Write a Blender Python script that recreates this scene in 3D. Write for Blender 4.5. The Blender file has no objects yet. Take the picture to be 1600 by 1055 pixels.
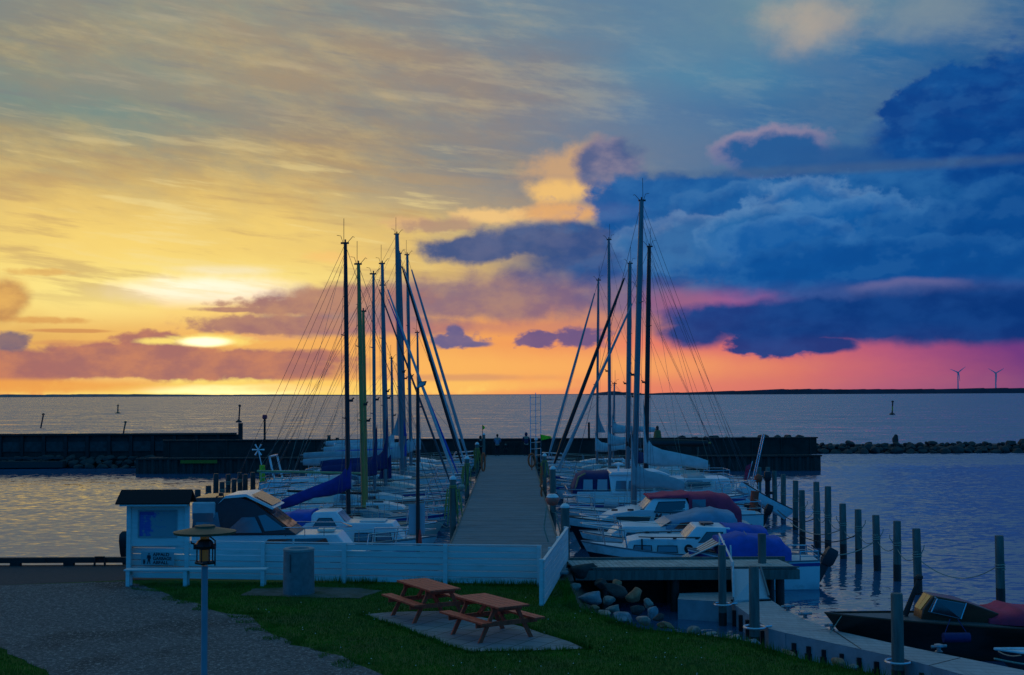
import bpy, bmesh, math, random
import numpy as np
from mathutils import Vector, Matrix, Euler, noise as mnoise
PI = math.pi
random.seed(7)
rng = np.random.default_rng(7)
scene = bpy.context.scene
C = scene.collection

# ------------------------------------------------------------ camera
F_PX = 2000.0                      # focal length in pixels of the 1600 px wide photograph
CAM_Z = 6.2                        # the water is z = 0, the quay z = 1.1
cam_data = bpy.data.cameras.new('camera')
cam = bpy.data.objects.new('camera', cam_data)
C.objects.link(cam)
scene.camera = cam
cam_data.sensor_width = 36.0
cam_data.lens = 36.0 * F_PX / 1600.0
cam_data.clip_start = 0.1
cam_data.clip_end = 60000.0
CAM_R = Matrix.Rotation(math.radians(90 + 2.515), 3, 'X') @ Matrix.Rotation(math.radians(-0.27), 3, 'Z')
cam.location = (0, 0, CAM_Z)
cam.rotation_euler = CAM_R.to_euler()
scene.view_settings.view_transform = 'Standard'
scene.view_settings.look = 'None'
scene.view_settings.exposure = 0.0
scene.view_settings.gamma = 1.0

def ray(px, py):
    return CAM_R @ Vector(((px - 800.0) / F_PX, -(py - 527.5) / F_PX, -1.0))
def at(px, py, z=None, Y=None):
    """a place the photograph shows: on the level z, or at the distance Y"""
    d = ray(px, py)
    t = (z - CAM_Z) / d.z if z is not None else Y / d.y
    return Vector((0, 0, CAM_Z)) + d * t
def ang(px, py):
    d = ray(px, py).normalized()
    return math.degrees(math.atan2(d.x, d.y)), math.degrees(math.asin(d.z))
def s2l(r, g, b):
    def f(c):
        c /= 255.0
        return c / 12.92 if c <= .04045 else ((c + .055) / 1.055) ** 2.4
    return (f(r), f(g), f(b), 1.0)

# ------------------------------------------------------------ node expressions
class Ex:
    tree = None
    def __init__(s, sock): s.s = sock
    @staticmethod
    def m(op, *a, clamp=False):
        n = Ex.tree.nodes.new('ShaderNodeMath'); n.operation = op; n.use_clamp = clamp
        for i, v in enumerate(a):
            if isinstance(v, Ex): Ex.tree.links.new(v.s, n.inputs[i])
            else: n.inputs[i].default_value = v
        return Ex(n.outputs[0])
    def __add__(s, o): return Ex.m('ADD', s, o)
    __radd__ = __add__
    def __sub__(s, o): return Ex.m('SUBTRACT', s, o)
    def __rsub__(s, o): return Ex.m('SUBTRACT', o, s)
    def __mul__(s, o): return Ex.m('MULTIPLY', s, o)
    __rmul__ = __mul__
    def __truediv__(s, o): return Ex.m('DIVIDE', s, o)
def smooth(x, a, b):
    n = Ex.tree.nodes.new('ShaderNodeMapRange'); n.interpolation_type = 'SMOOTHSTEP'
    n.inputs['From Min'].default_value = a; n.inputs['From Max'].default_value = b
    Ex.tree.links.new(x.s, n.inputs['Value'])
    return Ex(n.outputs[0])
def linear(x, a, b, c=0., d=1.):
    n = Ex.tree.nodes.new('ShaderNodeMapRange')
    for k, v in (('From Min', a), ('From Max', b), ('To Min', c), ('To Max', d)): n.inputs[k].default_value = v
    Ex.tree.links.new(x.s, n.inputs['Value'])
    return Ex(n.outputs[0])
def comb(x, y, z=0.):
    n = Ex.tree.nodes.new('ShaderNodeCombineXYZ')
    for i, v in enumerate((x, y, z)):
        if isinstance(v, Ex): Ex.tree.links.new(v.s, n.inputs[i])
        else: n.inputs[i].default_value = v
    return Ex(n.outputs[0])
def noise(vec, scale, detail=4, rough=.55, kind=None):
    n = Ex.tree.nodes.new('ShaderNodeTexNoise')
    n.inputs['Scale'].default_value = scale; n.inputs['Detail'].default_value = detail
    n.inputs['Roughness'].default_value = rough
    Ex.tree.links.new(vec.s, n.inputs['Vector'])
    return Ex(n.outputs[0])
def ramp(fac, stops, interp='LINEAR'):
    n = Ex.tree.nodes.new('ShaderNodeValToRGB'); n.color_ramp.interpolation = interp
    els = n.color_ramp.elements
    while len(els) > 1: els.remove(els[-1])
    for i, (p, c) in enumerate(stops):
        e = els[0] if i == 0 else els.new(p)
        e.position = p; e.color = c
    if isinstance(fac, Ex): Ex.tree.links.new(fac.s, n.inputs[0])
    return Ex(n.outputs[0])
def mix(fac, a, b, mode='MIX'):
    n = Ex.tree.nodes.new('ShaderNodeMix'); n.data_type = 'RGBA'; n.blend_type = mode
    for k, v in ((0, fac), (6, a), (7, b)):
        if isinstance(v, Ex): Ex.tree.links.new(v.s, n.inputs[k])
        else: n.inputs[k].default_value = v
    return Ex(n.outputs[2])

# ------------------------------------------------------------ world: the evening sky
world = bpy.data.worlds.new('World'); scene.world = world
world.use_nodes = True
wt = world.node_tree; wt.nodes.clear(); Ex.tree = wt
tc = wt.nodes.new('ShaderNodeTexCoord')
sp = wt.nodes.new('ShaderNodeSeparateXYZ'); wt.links.new(tc.outputs['Generated'], sp.inputs[0])
dx, dy, dz = Ex(sp.outputs[0]), Ex(sp.outputs[1]), Ex(sp.outputs[2])
U = Ex.m('ARCTAN2', dx, dy) * 57.29578            # azimuth in degrees, 0 along the pier
V = Ex.m('ARCSINE', dz) * 57.29578                # elevation in degrees
uvn = comb(U, V)
# warped coordinates: long drifting streaks and small billows
n_big = noise(comb(U * .05, V * .16, 3.1), 1.6, 3, .5)
n_mid = noise(comb(U * .35, V * .9, 7.7), 1.0, 5, .6)
n_bil = noise(comb(U * 1.0, V * 1.25, 1.3), .62, 6, .58)
n_bil2 = noise(comb(U * .9, V * 1.5, 9.3), .6, 6, .56)
n_small = noise(comb(U * 1.0, V * 1.6, 4.3), 1.15, 5, .58)
n_r0 = noise(comb(U * 1.0, V * 1.5, 21.3), .30, 5, .5); n_rel = noise(comb(U * 1.0 + .30, V * 1.5 - .55, 21.3), .30, 5, .5)
n_fine = noise(comb(U * 1.4, V * 2.6, 5.5), 1.3, 6, .65)
Us = U + (n_big - .5) * 9.0 + (n_mid - .5) * 2.0
Vs = V + (n_big - .5) * 2.5 + (n_mid - .5) * .9
# rows of the clear gradient: photo height -> colours along the azimuth
XS = [0, 200, 400, 600, 800, 1000, 1200, 1400, 1600]
ROWS = [
 (612, [(228,140,84),(252,205,110),(255,222,120),(252,190,100),(246,160,95),(230,130,102),(214,116,108),(180,96,124),(128,74,130)]),
 (585, [(232,150,72),(246,190,96),(250,196,100),(246,178,94),(243,158,96),(236,134,102),(220,116,106),(188,96,124),(120,64,130)]),
 (545, [(214,160,90),(222,160,96),(232,158,90),(240,165,92),(240,150,92),(228,122,106),(212,106,110),(182,90,126),(120,62,132)]),
 (500, [(226,168,92),(236,186,104),(236,170,96),(226,152,98),(214,136,100),(170,104,122),(112,76,132),(50,62,128),(24,56,122)]),
 (455, [(240,190,100),(252,222,130),(250,214,126),(216,166,110),(160,122,124),(140,106,138),(86,84,146),(60,84,150),(24,66,132)]),
 (400, [(242,204,112),(248,216,118),(238,200,108),(214,168,106),(160,132,118),(70,96,140),(34,88,150),(24,84,150),(12,68,138)]),
 (330, [(214,178,106),(216,178,104),(208,170,104),(184,150,108),(152,132,118),(92,112,142),(36,98,150),(24,92,152),(14,80,146)]),
 (260, [(180,160,112),(184,160,110),(180,156,112),(154,140,120),(150,136,120),(100,118,148),(44,102,154),(36,98,152),(12,78,148)]),
 (190, [(120,142,130),(130,142,126),(150,144,126),(156,142,122),(140,132,130),(92,122,156),(56,108,158),(40,96,148),(14,76,142)]),
 (110, [(146,142,120),(160,148,120),(168,152,120),(160,144,122),(122,128,138),(88,132,162),(76,130,164),(44,106,160),(30,92,150)]),
 (20,  [(118,134,134),(150,148,128),(160,150,126),(140,140,134),(112,136,150),(90,130,158),(110,146,156),(84,128,156),(52,110,156)]),
]
fac = linear(Us, -27, 27)
def row_ramp(cols):
    st = []
    for x, c in zip(XS, cols):
        a, _ = ang(x, 500)
        st.append(((a + 27) / 54.0, s2l(*c)))
    return ramp(fac, st)
col = None; lastv = None
for py, cols in ROWS:
    v = ang(800, py)[1]
    r = row_ramp(cols)
    if col is None: col = r
    else: col = mix(smooth(Vs, lastv, v), col, r)
    lastv = v
# the sky above the frame, then the dim blue side behind the camera
col = mix(smooth(V, 17.5, 34), col, ramp(fac, [(.1, s2l(182,176,164)), (.4, s2l(152,170,186)), (.65, s2l(112,154,196)), (.9, s2l(62,122,184))]))

# soft streaks of high cloud, fanning up to the left
st1 = noise(comb(U * .11 + V * .05, V * .26 + U * .035, 2.2), 1.2, 7, .62)
st2 = noise(comb(U * .20 + V * .1, V * .75 + U * .09, 8.2), 1.3, 7, .66)
streak = smooth(st1, .36, .66)
up = smooth(V, 3.5, 8.0)
left_side = smooth(U, 10, -6)
cool = mix(smooth(U, -16, 8), s2l(118,142,142), s2l(92,124,156))
warm = mix(smooth(V, 5, 14), s2l(244,206,124), s2l(196,176,132))
warm = mix(smooth(U, -4, 10), warm, s2l(132,156,166))
col = mix(up * (1 - streak) * .50, col, cool)
col = mix(up * streak * smooth(st2, .42, .68) * .42, col, warm)
col = mix(smooth(st2, .60, .40) * .22 * up * left_side, col, s2l(150,128,118))

_nc = {}
def namp_of(n, k):
    key = (id(n), round(k, 3))
    if key not in _nc: _nc[key] = Ex.m('MULTIPLY_ADD', n, k, -.5 * k)
    return _nc[key]
def vm(op, out, *a):
    n = wt.nodes.new('ShaderNodeVectorMath'); n.operation = op
    for i, v in enumerate(a):
        if isinstance(v, Ex): wt.links.new(v.s, n.inputs[i])
        else: n.inputs[i].default_value = v
    return Ex(n.outputs[out])
relief = None
def blob(px, py, rx, ry, soft=.25, namp=.9, n=None):
    """cloud mask: an ellipse in the sky with a billowing border"""
    a, e = ang(px, py); k = 57.29578 / F_PX; ax, ey = 1 / (rx * k), 1 / (ry * k)
    d = vm('LENGTH', 'Value', vm('MULTIPLY_ADD', 0, uvn, (ax, ey, 0), (-a * ax, -e * ey, 0)))
    return smooth(d + namp_of(n or n_bil, namp * 1.6), 1 + soft, 1 - soft)
def union(*ms):
    r = ms[0]
    for m in ms[1:]: r = Ex.m('MAXIMUM', r, m)
    return r
def lay(mask, color, k=1.):
    global col
    col = mix(mask * k if k != 1. else mask, col, color)
def V_of(py): return ang(800, py)[1]

# the brightest patch where the sun stands behind the veil
lay(blob(330, 400, 420, 90, .9, .2), s2l(250,214,118), .8)
lay(blob(60, 430, 260, 60, .9, .3), s2l(250,216,120), .7)
lay(blob(300, 462, 330, 42, .8, .35), s2l(255,232,140), .95)
lay(blob(330, 455, 125, 20, .6, .5), (1.15,1.02,.78,1), .95)
lay(blob(350, 422, 60, 6, .8, .6), s2l(250,240,214), .6)
lay(blob(255, 545, 300, 34, .7, .3), s2l(246,190,100), .6)
lay(blob(640, 500, 330, 40, .9, .4), s2l(248,172,92), .65)
lay(blob(720, 575, 340, 22, .9, .3), s2l(253,184,96), .7)

st3 = noise(comb(U * .16 + V * .12, V * 1.3 + U * .12, 12.2), 1.0, 6, .6)
mid_b = smooth(V, 3.2, 5.) * smooth(V, 13., 8.5) * smooth(U, 2, -5)
col = mix(mid_b * smooth(st3, .50, .66) * .55, col, s2l(188,154,108)); col = mix(mid_b * smooth(st3, .46, .34) * .45, col, s2l(246,222,150))
top_b = smooth(V, 8.5, 13.) * smooth(U, 8, -4)
col = mix(top_b * smooth(st3, .54, .68) * .4, col, s2l(120,126,132)); col = mix(top_b * smooth(st3, .47, .28) * .26, col, s2l(200,186,152))
# golden cirrus and lit cumulus left of the blue bank
lay(blob(770, 338, 60, 12, .6, 1.4, n=n_small), s2l(246,200,130), .85)
lay(blob(640, 348, 40, 9, .6, 1.3, n=n_small), s2l(222,176,124), .8)
lay(blob(690, 352, 55, 11, .5, 1.4, n=n_small), s2l(172,140,122), .8)
lay(blob(520, 402, 40, 8, .6, 1.2, n=n_small), s2l(250,196,116), .6)
lay(blob(900, 270, 66, 44, .45, 1.2), s2l(206,164,120), .85)
lay(blob(880, 298, 52, 18, .5, 1.0), s2l(246,196,116), .85)
lay(blob(900, 332, 90, 14, .5, 1.0), s2l(236,174,108), .8)
lay(blob(1265, 35, 60, 34, .9, 1.2), s2l(196,176,150), .6)
lay(blob(1460, 20, 70, 30, .9, 1.2), s2l(140,156,160), .6)

# mauve bank above the masts
def bank(mask, base, lit, k=1., lo=.35, hi=.68, rim=None):
    global col
    shade = smooth(n_bil2, lo, hi)
    col = mix(mask * k if k != 1. else mask, col, mix(shade, base, lit))
m = union(blob(720, 470, 260, 34, .35, .8), blob(880, 455, 200, 34, .4, .8), blob(560, 505, 200, 20, .35, .9), blob(1020, 450, 160, 40, .5, .6))
bank(m, s2l(118,96,128), s2l(156,122,122), .85)
lay(blob(800, 512, 330, 10, .8, .9), s2l(196,124,112), .55)
m = union(blob(745, 390, 92, 22, .3, .9), blob(880, 378, 150, 30, .3, .8), blob(960, 400, 160, 40, .5, .5))
bank(m, s2l(46,78,132), s2l(78,94,138), .95)
# the blue cumulus bank on the right

m = union(blob(950, 262, 52, 40, .3, .9))
bank(m, s2l(74,94,140), s2l(128,124,150), .95)
m = union(blob(1170, 300, 250, 34, .16, .8), blob(1000, 322, 90, 46, .18, .9), blob(1500, 330, 420, 90, .35, .5))
bank(m, s2l(12,84,154), s2l(34,100,164), .94)
rimm = blob(1208, 236, 88, 36, .22, .8)
lay(rimm, s2l(150,138,162), .9)
lay(blob(1214, 244, 84, 33, .3, .8), s2l(40,92,150), 1.)
lay(blob(1300, 246, 110, 18, .5, .8), s2l(40,90,148), .9)
m = union(blob(1530, 180, 140, 78, .10, .8), blob(1640, 190, 200, 110, .14, .6), blob(1480, 210, 110, 40, .3, .5))
lay(m, mix(smooth(n_bil2, .35, .7), s2l(8,66,140), s2l(20,86,156)), .95)
lay(blob(1350, 262, 330, 7, .8, .7), s2l(64,98,142), .75)
# heaped towers with paler crests, one in front of the other
m = union(blob(1380, 425, 420, 52, .5, .4), blob(1180, 420, 200, 34, .5, .4), blob(1640, 410, 220, 90, .5, .3))
bank(m, s2l(12,74,144), s2l(24,90,156), .85)
def tower(px, py, rx, ry, body, crest, off=5, k=.92, namp=.75):
    lay(blob(px, py - off, rx * 1.02, ry * 1.03, .10, namp), crest, .7)
    lay(blob(px, py + 2, rx, ry, .30, namp), body, k)
tower(1180, 330, 120, 40, s2l(20,88,156), s2l(70,120,172), 4, .9)
tower(1262, 352, 110, 66, s2l(26,98,166), s2l(112,152,190), 6, .95)
tower(1105, 385, 140, 46, s2l(46,104,162), s2l(112,142,182), 5, .9)
tower(1190, 375, 90, 52, s2l(32,100,164), s2l(104,146,188), 5, .93)
tower(1340, 372, 130, 56, s2l(14,90,162), s2l(84,138,188), 6, .95)
tower(1240, 402, 120, 56, s2l(16,88,160), s2l(74,130,184), 5, .93)
tower(1470, 388, 140, 60, s2l(10,82,154), s2l(56,118,176), 5, .94)
tower(1585, 360, 110, 70, s2l(8,76,148), s2l(44,108,170), 5, .94)
tower(1380, 420, 260, 44, s2l(10,78,150), s2l(40,104,168), 4, .9)
# sunlit shoulders and hollows of the heaped clouds
rel_l = smooth(n_r0 - n_rel, .0, .075); rel_d = smooth(n_rel - n_r0, .0, .075)
zone = union(blob(1280, 370, 420, 110, .3, .5), blob(1540, 190, 190, 90, .3, .5))
col = mix(zone * rel_l * .18, col, s2l(56,118,176)); col = mix(zone * rel_d * .2, col, s2l(6,64,136))
bank(blob(1350, 466, 330, 22, .6, .5), s2l(48,78,142), s2l(66,92,156), .85)
lay(blob(1420, 452, 80, 16, .3, .6), s2l(118,112,158), .7)
lay(blob(1425, 462, 100, 18, .5, .5), s2l(62,88,148), .9)
lay(blob(1120, 480, 90, 22, .7, .8), s2l(168,92,142), .75)
lay(blob(1050, 470, 60, 16, .7, .8), s2l(150,98,130), .7)
# its dark flat base and the ragged rain edge under it
m = union(blob(1300, 500, 270, 34, .22, .5), blob(1560, 492, 320, 42, .25, .35), blob(1215, 534, 78, 24, .14, .6, n=n_small), blob(1090, 520, 62, 20, .4, .8), blob(1290, 538, 50, 14, .3, .5, n=n_small))
bank(m, s2l(10,56,124), s2l(20,68,136), .97)
# small dark clouds over the horizon
m = union(blob(712, 532, 42, 11, .25, 1.3, n=n_small), blob(712, 523, 16, 15, .25, 1.1, n=n_small), blob(738, 538, 30, 5, .4, .6, n=n_small))
bank(m, s2l(92,92,140), s2l(116,104,140), .95)
m = union(blob(840, 530, 40, 13, .25, 1.4, n=n_small), blob(905, 528, 48, 14, .3, 1.4, n=n_small))
bank(m, s2l(88,80,134), s2l(110,92,136), .9)
# low broken bank on the left with its sunlit upper and lower edges
lay(blob(400, 527, 60, 5, .5, 1.1, n=n_small), s2l(232,170,110), .8)
lay(blob(120, 536, 90, 4, .6, 1., n=n_small), s2l(214,150,96), .7)
bank(blob(60, 500, 60, 5, .5, 1.2, n=n_small), s2l(214,150,84), s2l(226,170,92), .7)
bank(blob(60, 425, 40, 5, .5, 1.2, n=n_small), s2l(206,150,84), s2l(226,170,92), .6)
hot = union(blob(330, 532, 62, 9, .4, .9, n=n_small), blob(250, 533, 30, 5, .5, 1., n=n_small))
m = union(blob(430, 508, 130, 15, .25, 1.0, n=n_small), blob(470, 478, 110, 15, .3, 1., n=n_small), blob(370, 484, 60, 4, .4, .8, n=n_small), blob(560, 462, 110, 16, .4, .7, n=n_small))
bank(m, s2l(158,112,112), s2l(184,134,112), .92)
m = union(blob(240, 574, 330, 26, .25, .55), blob(238, 535, 58, 17, .2, .8, n=n_small), blob(60, 568, 160, 22, .3, .6), blob(430, 560, 130, 14, .3, .9, n=n_small), blob(210, 548, 130, 12, .3, .8, n=n_small))
bank(m, s2l(160,104,106), s2l(196,126,100), .93)
lay(hot, s2l(255,226,120), .95)
lay(blob(322, 534, 34, 7, .45, .5), (1.5,1.3,.8,1), .98)
m = union(blob(12, 466, 32, 26, .4, .8), blob(2, 482, 30, 20, .4, .8))
bank(m, s2l(184,130,84), s2l(226,170,92), .9)
bank(blob(14, 532, 34, 13, .25, .8, n=n_small), s2l(112,98,120), s2l(140,110,116), .9)
lay(blob(110, 517, 60, 3, .4, .8), s2l(206,140,86), .8)
# clear slit along the horizon where the sun goes down
slit = blob(360, 610, 300, 15, .3, 1.0, n=n_small)
lay(slit, s2l(255,222,116), .95)
lay(blob(370, 609, 130, 8, .4, .8), (1.35,1.12,.5,1), .95)
lay(blob(180, 597, 60, 6, .4, 1.2, n=n_small), s2l(250,196,110), .85)
lay(blob(600, 604, 260, 10, .5, .6), s2l(254,196,100), .7)
lay(blob(700, 590, 120, 5, .6, .8), s2l(196,136,112), .5)
lay(blob(30, 604, 200, 10, .5, .3), s2l(240,164,80), .9)
col = mix(smooth(n_fine, .3, .7) * .10, col, s2l(230,200,180), 'SOFT_LIGHT')
low = mix(smooth(U, 8, 24), (1, 1, 1, 1), (.86, .86, .9, 1))
col = mix(1., col, low, 'MULTIPLY')

BACK = (.004, .17, .52, 1)
behind = smooth(Ex.m('ABSOLUTE', U), 34, 105)
col = mix(behind * smooth(V, 75, 50), col, BACK)
col = mix(smooth(V, 30, 62), col, (.035, .16, .25, 1))
col = mix(smooth(V, -.2, -1.2), col, (.01, .03, .05, 1))
world.cycles.sampling_method = 'MANUAL'; world.cycles.sample_map_resolution = 512
bg = wt.nodes.new('ShaderNodeBackground'); bg.inputs['Strength'].default_value = 1.0
wt.links.new(col.s, bg.inputs['Color'])
wo = wt.nodes.new('ShaderNodeOutputWorld'); wt.links.new(bg.outputs[0], wo.inputs[0])

# ------------------------------------------------------------ the sun, low behind the clouds
sun_d = bpy.data.lights.new('sun', 'SUN'); sun = bpy.data.objects.new('sun', sun_d); C.objects.link(sun)
sun_d.energy = .06; sun_d.angle = math.radians(170); sun_d.color = (1., .55, .22)
sd = ray(335, 585); sun.rotation_euler = (-Vector(sd)).to_track_quat('-Z', 'Y').to_euler()

# ------------------------------------------------------------ helpers
def V3(*a): return Vector(a)
class MB:
    """collects shapes and links them as ONE mesh object"""
    def __init__(s): s.v = []; s.f = []; s.mi = []
    def add(s, vs, fs, mi=0):
        b = len(s.v); s.v += [tuple(v) for v in vs]
        s.f += [tuple(i + b for i in f) for f in fs]; s.mi += [mi] * len(fs); return s
    def box(s, a, b, mi=0):
        (x0, y0, z0), (x1, y1, z1) = a, b
        vs = [(x0,y0,z0),(x1,y0,z0),(x1,y1,z0),(x0,y1,z0),(x0,y0,z1),(x1,y0,z1),(x1,y1,z1),(x0,y1,z1)]
        return s.add(vs, [(0,3,2,1),(4,5,6,7),(0,1,5,4),(1,2,6,5),(2,3,7,6),(3,0,4,7)], mi)
    def beam(s, a, b, w, h, up=(0,0,1), mi=0):
        """a rectangular bar from a to b: w across, h along up"""
        a, b = Vector(a), Vector(b); d = (b - a).normalized(); up = Vector(up)
        sx = d.cross(up)
        if sx.length < 1e-4: sx = d.cross(Vector((0, 1, 0)))
        sx.normalize(); u = sx.cross(d).normalized()
        vs = []
        for p in (a, b):
            for i, j in ((-1,-1),(1,-1),(1,1),(-1,1)): vs.append(p + sx * (i * w / 2) + u * (j * h / 2))
        return s.add(vs, [(3,2,1,0),(4,5,6,7),(0,1,5,4),(1,2,6,5),(2,3,7,6),(3,0,4,7)], mi)
    def tube(s, pts, r, n=6, mi=0, cap=True):
        pts = [Vector(p) for p in pts]; rs = r if isinstance(r, (list, tuple)) else [r] * len(pts)
        vs = []; fs = []; prev = None
        for i, p in enumerate(pts):
            d = (pts[min(i + 1, len(pts) - 1)] - pts[max(i - 1, 0)])
            if d.length < 1e-9: d = Vector((0, 0, 1))
            d.normalize()
            if prev is None:
                ref = Vector((0, 0, 1)) if abs(d.z) < .9 else Vector((1, 0, 0))
                a = d.cross(ref).normalized()
            else:
                a = (prev - d * prev.dot(d)).normalized()
            prev = a; b = d.cross(a)
            for k in range(n):
                t = 2 * PI * k / n
                vs.append(p + (a * math.cos(t) + b * math.sin(t)) * rs[i])
        for i in range(len(pts) - 1):
            for k in range(n):
                k2 = (k + 1) % n
                fs.append((i*n+k, i*n+k2, (i+1)*n+k2, (i+1)*n+k))
        if cap:
            fs.append(tuple(range(n - 1, -1, -1))); L = (len(pts) - 1) * n
            fs.append(tuple(range(L, L + n)))
        return s.add(vs, fs, mi)
    def lathe(s, prof, n=16, c=(0,0,0), mi=0):
        """prof = [(radius, z)]"""
        vs = []; fs = []
        for r, z in prof:
            for k in range(n):
                t = 2 * PI * k / n
                vs.append((c[0] + r * math.cos(t), c[1] + r * math.sin(t), c[2] + z))
        for i in range(len(prof) - 1):
            for k in range(n):
                k2 = (k + 1) % n
                fs.append((i*n+k, i*n+k2, (i+1)*n+k2, (i+1)*n+k))
        fs.append(tuple(range(n - 1, -1, -1))); L = (len(prof) - 1) * n
        fs.append(tuple(range(L, L + n)))
        return s.add(vs, fs, mi)
    def loft(s, rings, closed=False, cap=False, mi=0):
        """rings of equally many points"""
        n = len(rings[0]); vs = [p for r in rings for p in r]; fs = []
        for i in range(len(rings) - 1):
            for k in range(n if closed else n - 1):
                k2 = (k + 1) % n
                fs.append((i*n+k, i*n+k2, (i+1)*n+k2, (i+1)*n+k))
        if cap:
            fs.append(tuple(range(n - 1, -1, -1))); L = (len(rings) - 1) * n
            fs.append(tuple(range(L, L + n)))
        return s.add(vs, fs, mi)
    def poly(s, pts, thick=(0, 0, 0), mi=0):
        """a flat polygon given thickness along the vector thick"""
        n = len(pts); t = Vector(thick)
        if t.length < 1e-9: return s.add(pts, [tuple(range(n))], mi)
        vs = [Vector(p) for p in pts] + [Vector(p) + t for p in pts]
        return s.add(vs, [tuple(range(n - 1, -1, -1)), tuple(range(n, 2 * n))] + [(i, (i+1) % n, n + (i+1) % n, n + i) for i in range(n)], mi)
    def build(s, name, mat, parent=None, smooth=None, bevel=0):
        me = bpy.data.meshes.new(name); me.from_pydata(s.v, [], s.f)
        mats = mat if isinstance(mat, (list, tuple)) else [mat]
        for m in mats: me.materials.append(m)
        if len(mats) > 1: me.polygons.foreach_set('material_index', s.mi)
        bm = bmesh.new(); bm.from_mesh(me); bmesh.ops.recalc_face_normals(bm, faces=bm.faces)
        if smooth is not None:
            for f in bm.faces: f.smooth = True
            for e in bm.edges:
                if len(e.link_faces) == 2 and e.calc_face_angle(0) > math.radians(smooth): e.smooth = False
        bm.to_mesh(me); bm.free()
        o = bpy.data.objects.new(name, me); C.objects.link(o)
        if parent: o.parent = parent
        if bevel:
            bv = o.modifiers.new('bevel', 'BEVEL'); bv.width = bevel; bv.segments = 2; bv.limit_method = 'ANGLE'
        return o
def tag(o, label, cat, group=None):
    o['label'] = label; o['category'] = cat
    if group: o['group'] = group
    return o
def thing(name, label, cat, loc=(0,0,0), rz=0, group=None):
    o = bpy.data.objects.new(name, None); C.objects.link(o); o.empty_display_size = .3
    o.location = loc; o.rotation_euler = (0, 0, rz); return tag(o, label, cat, group)
def structure(o): o['kind'] = 'structure'; return o
def copy_tree(o, parent=None):
    c = o.copy(); C.objects.link(c); c.parent = parent
    for ch in [x for x in o.children]: copy_tree(ch, c)
    return c

# ------------------------------------------------------------ materials
MATS = {}
def mat(name, color, rough=.6, metal=0, var=.15, scale=6., bump=0., bscale=40., spec=.5, stretch=(1,1,1), detail=5, dark=None, trans=0):
    """painted or plain surface with a little uneven wear"""
    if name in MATS: return MATS[name]
    m = bpy.data.materials.new(name); m.use_nodes = True; t = m.node_tree
    b = t.nodes['Principled BSDF']; Ex.tree = t
    b.inputs['Roughness'].default_value = rough; b.inputs['Metallic'].default_value = metal
    b.inputs['Specular IOR Level'].default_value = spec
    g = t.nodes.new('ShaderNodeTexCoord'); mp = t.nodes.new('ShaderNodeMapping'); mp.inputs['Scale'].default_value = stretch
    t.links.new(g.outputs['Object'], mp.inputs[0]); p = Ex(mp.outputs[0])
    n = noise(p, scale, detail, .6)
    c0 = tuple(v * (1 - var) for v in color[:3]) + (1,); c1 = tuple(min(1, v * (1 + var)) for v in color[:3]) + (1,)
    cc = ramp(n, [(.3, c0), (.7, c1)])
    if dark:
        n2 = noise(p, scale * .37, 6, .7)
        cc = mix(smooth(n2, .56, .72), cc, tuple(dark) + (1,))
    t.links.new(cc.s, b.inputs['Base Color'])
    if bump:
        bn = t.nodes.new('ShaderNodeBump'); bn.inputs['Strength'].default_value = bump; bn.inputs['Distance'].default_value = .02
        t.links.new(noise(p, bscale, 4, .6).s, bn.inputs['Height']); t.links.new(bn.outputs[0], b.inputs['Normal'])
    if trans: b.inputs['Transmission Weight'].default_value = trans
    MATS[name] = m; return m
white = mat('white_gelcoat', (.80,.82,.82), .30, var=.05, scale=2., dark=(.52,.53,.50))
cream = mat('cream_gelcoat', (.66,.64,.56), .35, var=.06, scale=2.)
offwhite = mat('matt_deck', (.60,.62,.62), .6, var=.07, scale=5.)
paint = mat('white_timber_paint', (.66,.68,.66), .6, var=.10, scale=3., bump=.15, stretch=(.3,3,3), dark=(.42,.45,.40))
navy = mat('navy_canvas', (.012,.022,.11), .8, var=.3, scale=3, bump=.4, bscale=5.)
blue = mat('blue_canvas', (.010,.085,.42), .8, var=.25, scale=3, bump=.5, bscale=4.)
greyc = mat('grey_canvas', (.34,.38,.40), .85, var=.15, scale=3, bump=.5, bscale=4.)
lightc = mat('light_canvas', (.50,.53,.54), .85, var=.15, scale=3, bump=.5, bscale=4.)
redc = mat('wine_red_canvas', (.52,.03,.085), .8, var=.25, scale=2, bump=.5, bscale=4.)
deepb = mat('deep_blue_canvas', (.010,.026,.21), .8, var=.3, scale=3, bump=.5, bscale=4.)
greydeck = mat('grey_deck', (.30,.33,.35), .7, var=.15, scale=4)
teak = mat('weathered_teak', (.24,.19,.13), .75, var=.25, scale=3, stretch=(.5,5,5))
bluec = mat('pale_blue_canvas', (.16,.30,.42), .8, var=.2, scale=2, bump=.5, bscale=4.)
blackm = mat('black_paint', (.012,.012,.013), .4, var=.2)
rubber = mat('black_rubber', (.02,.02,.022), .7, var=.2)
alu = mat('mast_aluminium', (.20,.215,.23), .45, metal=.55, var=.08, scale=1.)
goldm = mat('varnished_spar', (.46,.27,.06), .35, var=.15, stretch=(3,3,.3))
steel = mat('stainless_tube', (.55,.56,.58), .25, metal=.9, var=.05)
wire = mat('rigging_wire', (.10,.10,.11), .5, metal=.6, var=.05)
bluep = mat('blue_stripe', (.02,.06,.28), .4, var=.1)
redp = mat('red_stripe', (.40,.03,.03), .4, var=.1)
darkhull = mat('dark_hull', (.016,.02,.03), .3, var=.2)
antif = mat('antifouling', (.02,.05,.14), .7, var=.2)
woodh = mat('mahogany', (.11,.035,.016), .35, var=.35, scale=2, stretch=(.4,3,3))
oldwood = mat('grey_pile_wood', (.115,.135,.12), .85, var=.35, scale=3, bump=.5, bscale=9, stretch=(3,3,.4), dark=(.09,.10,.07))
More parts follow.
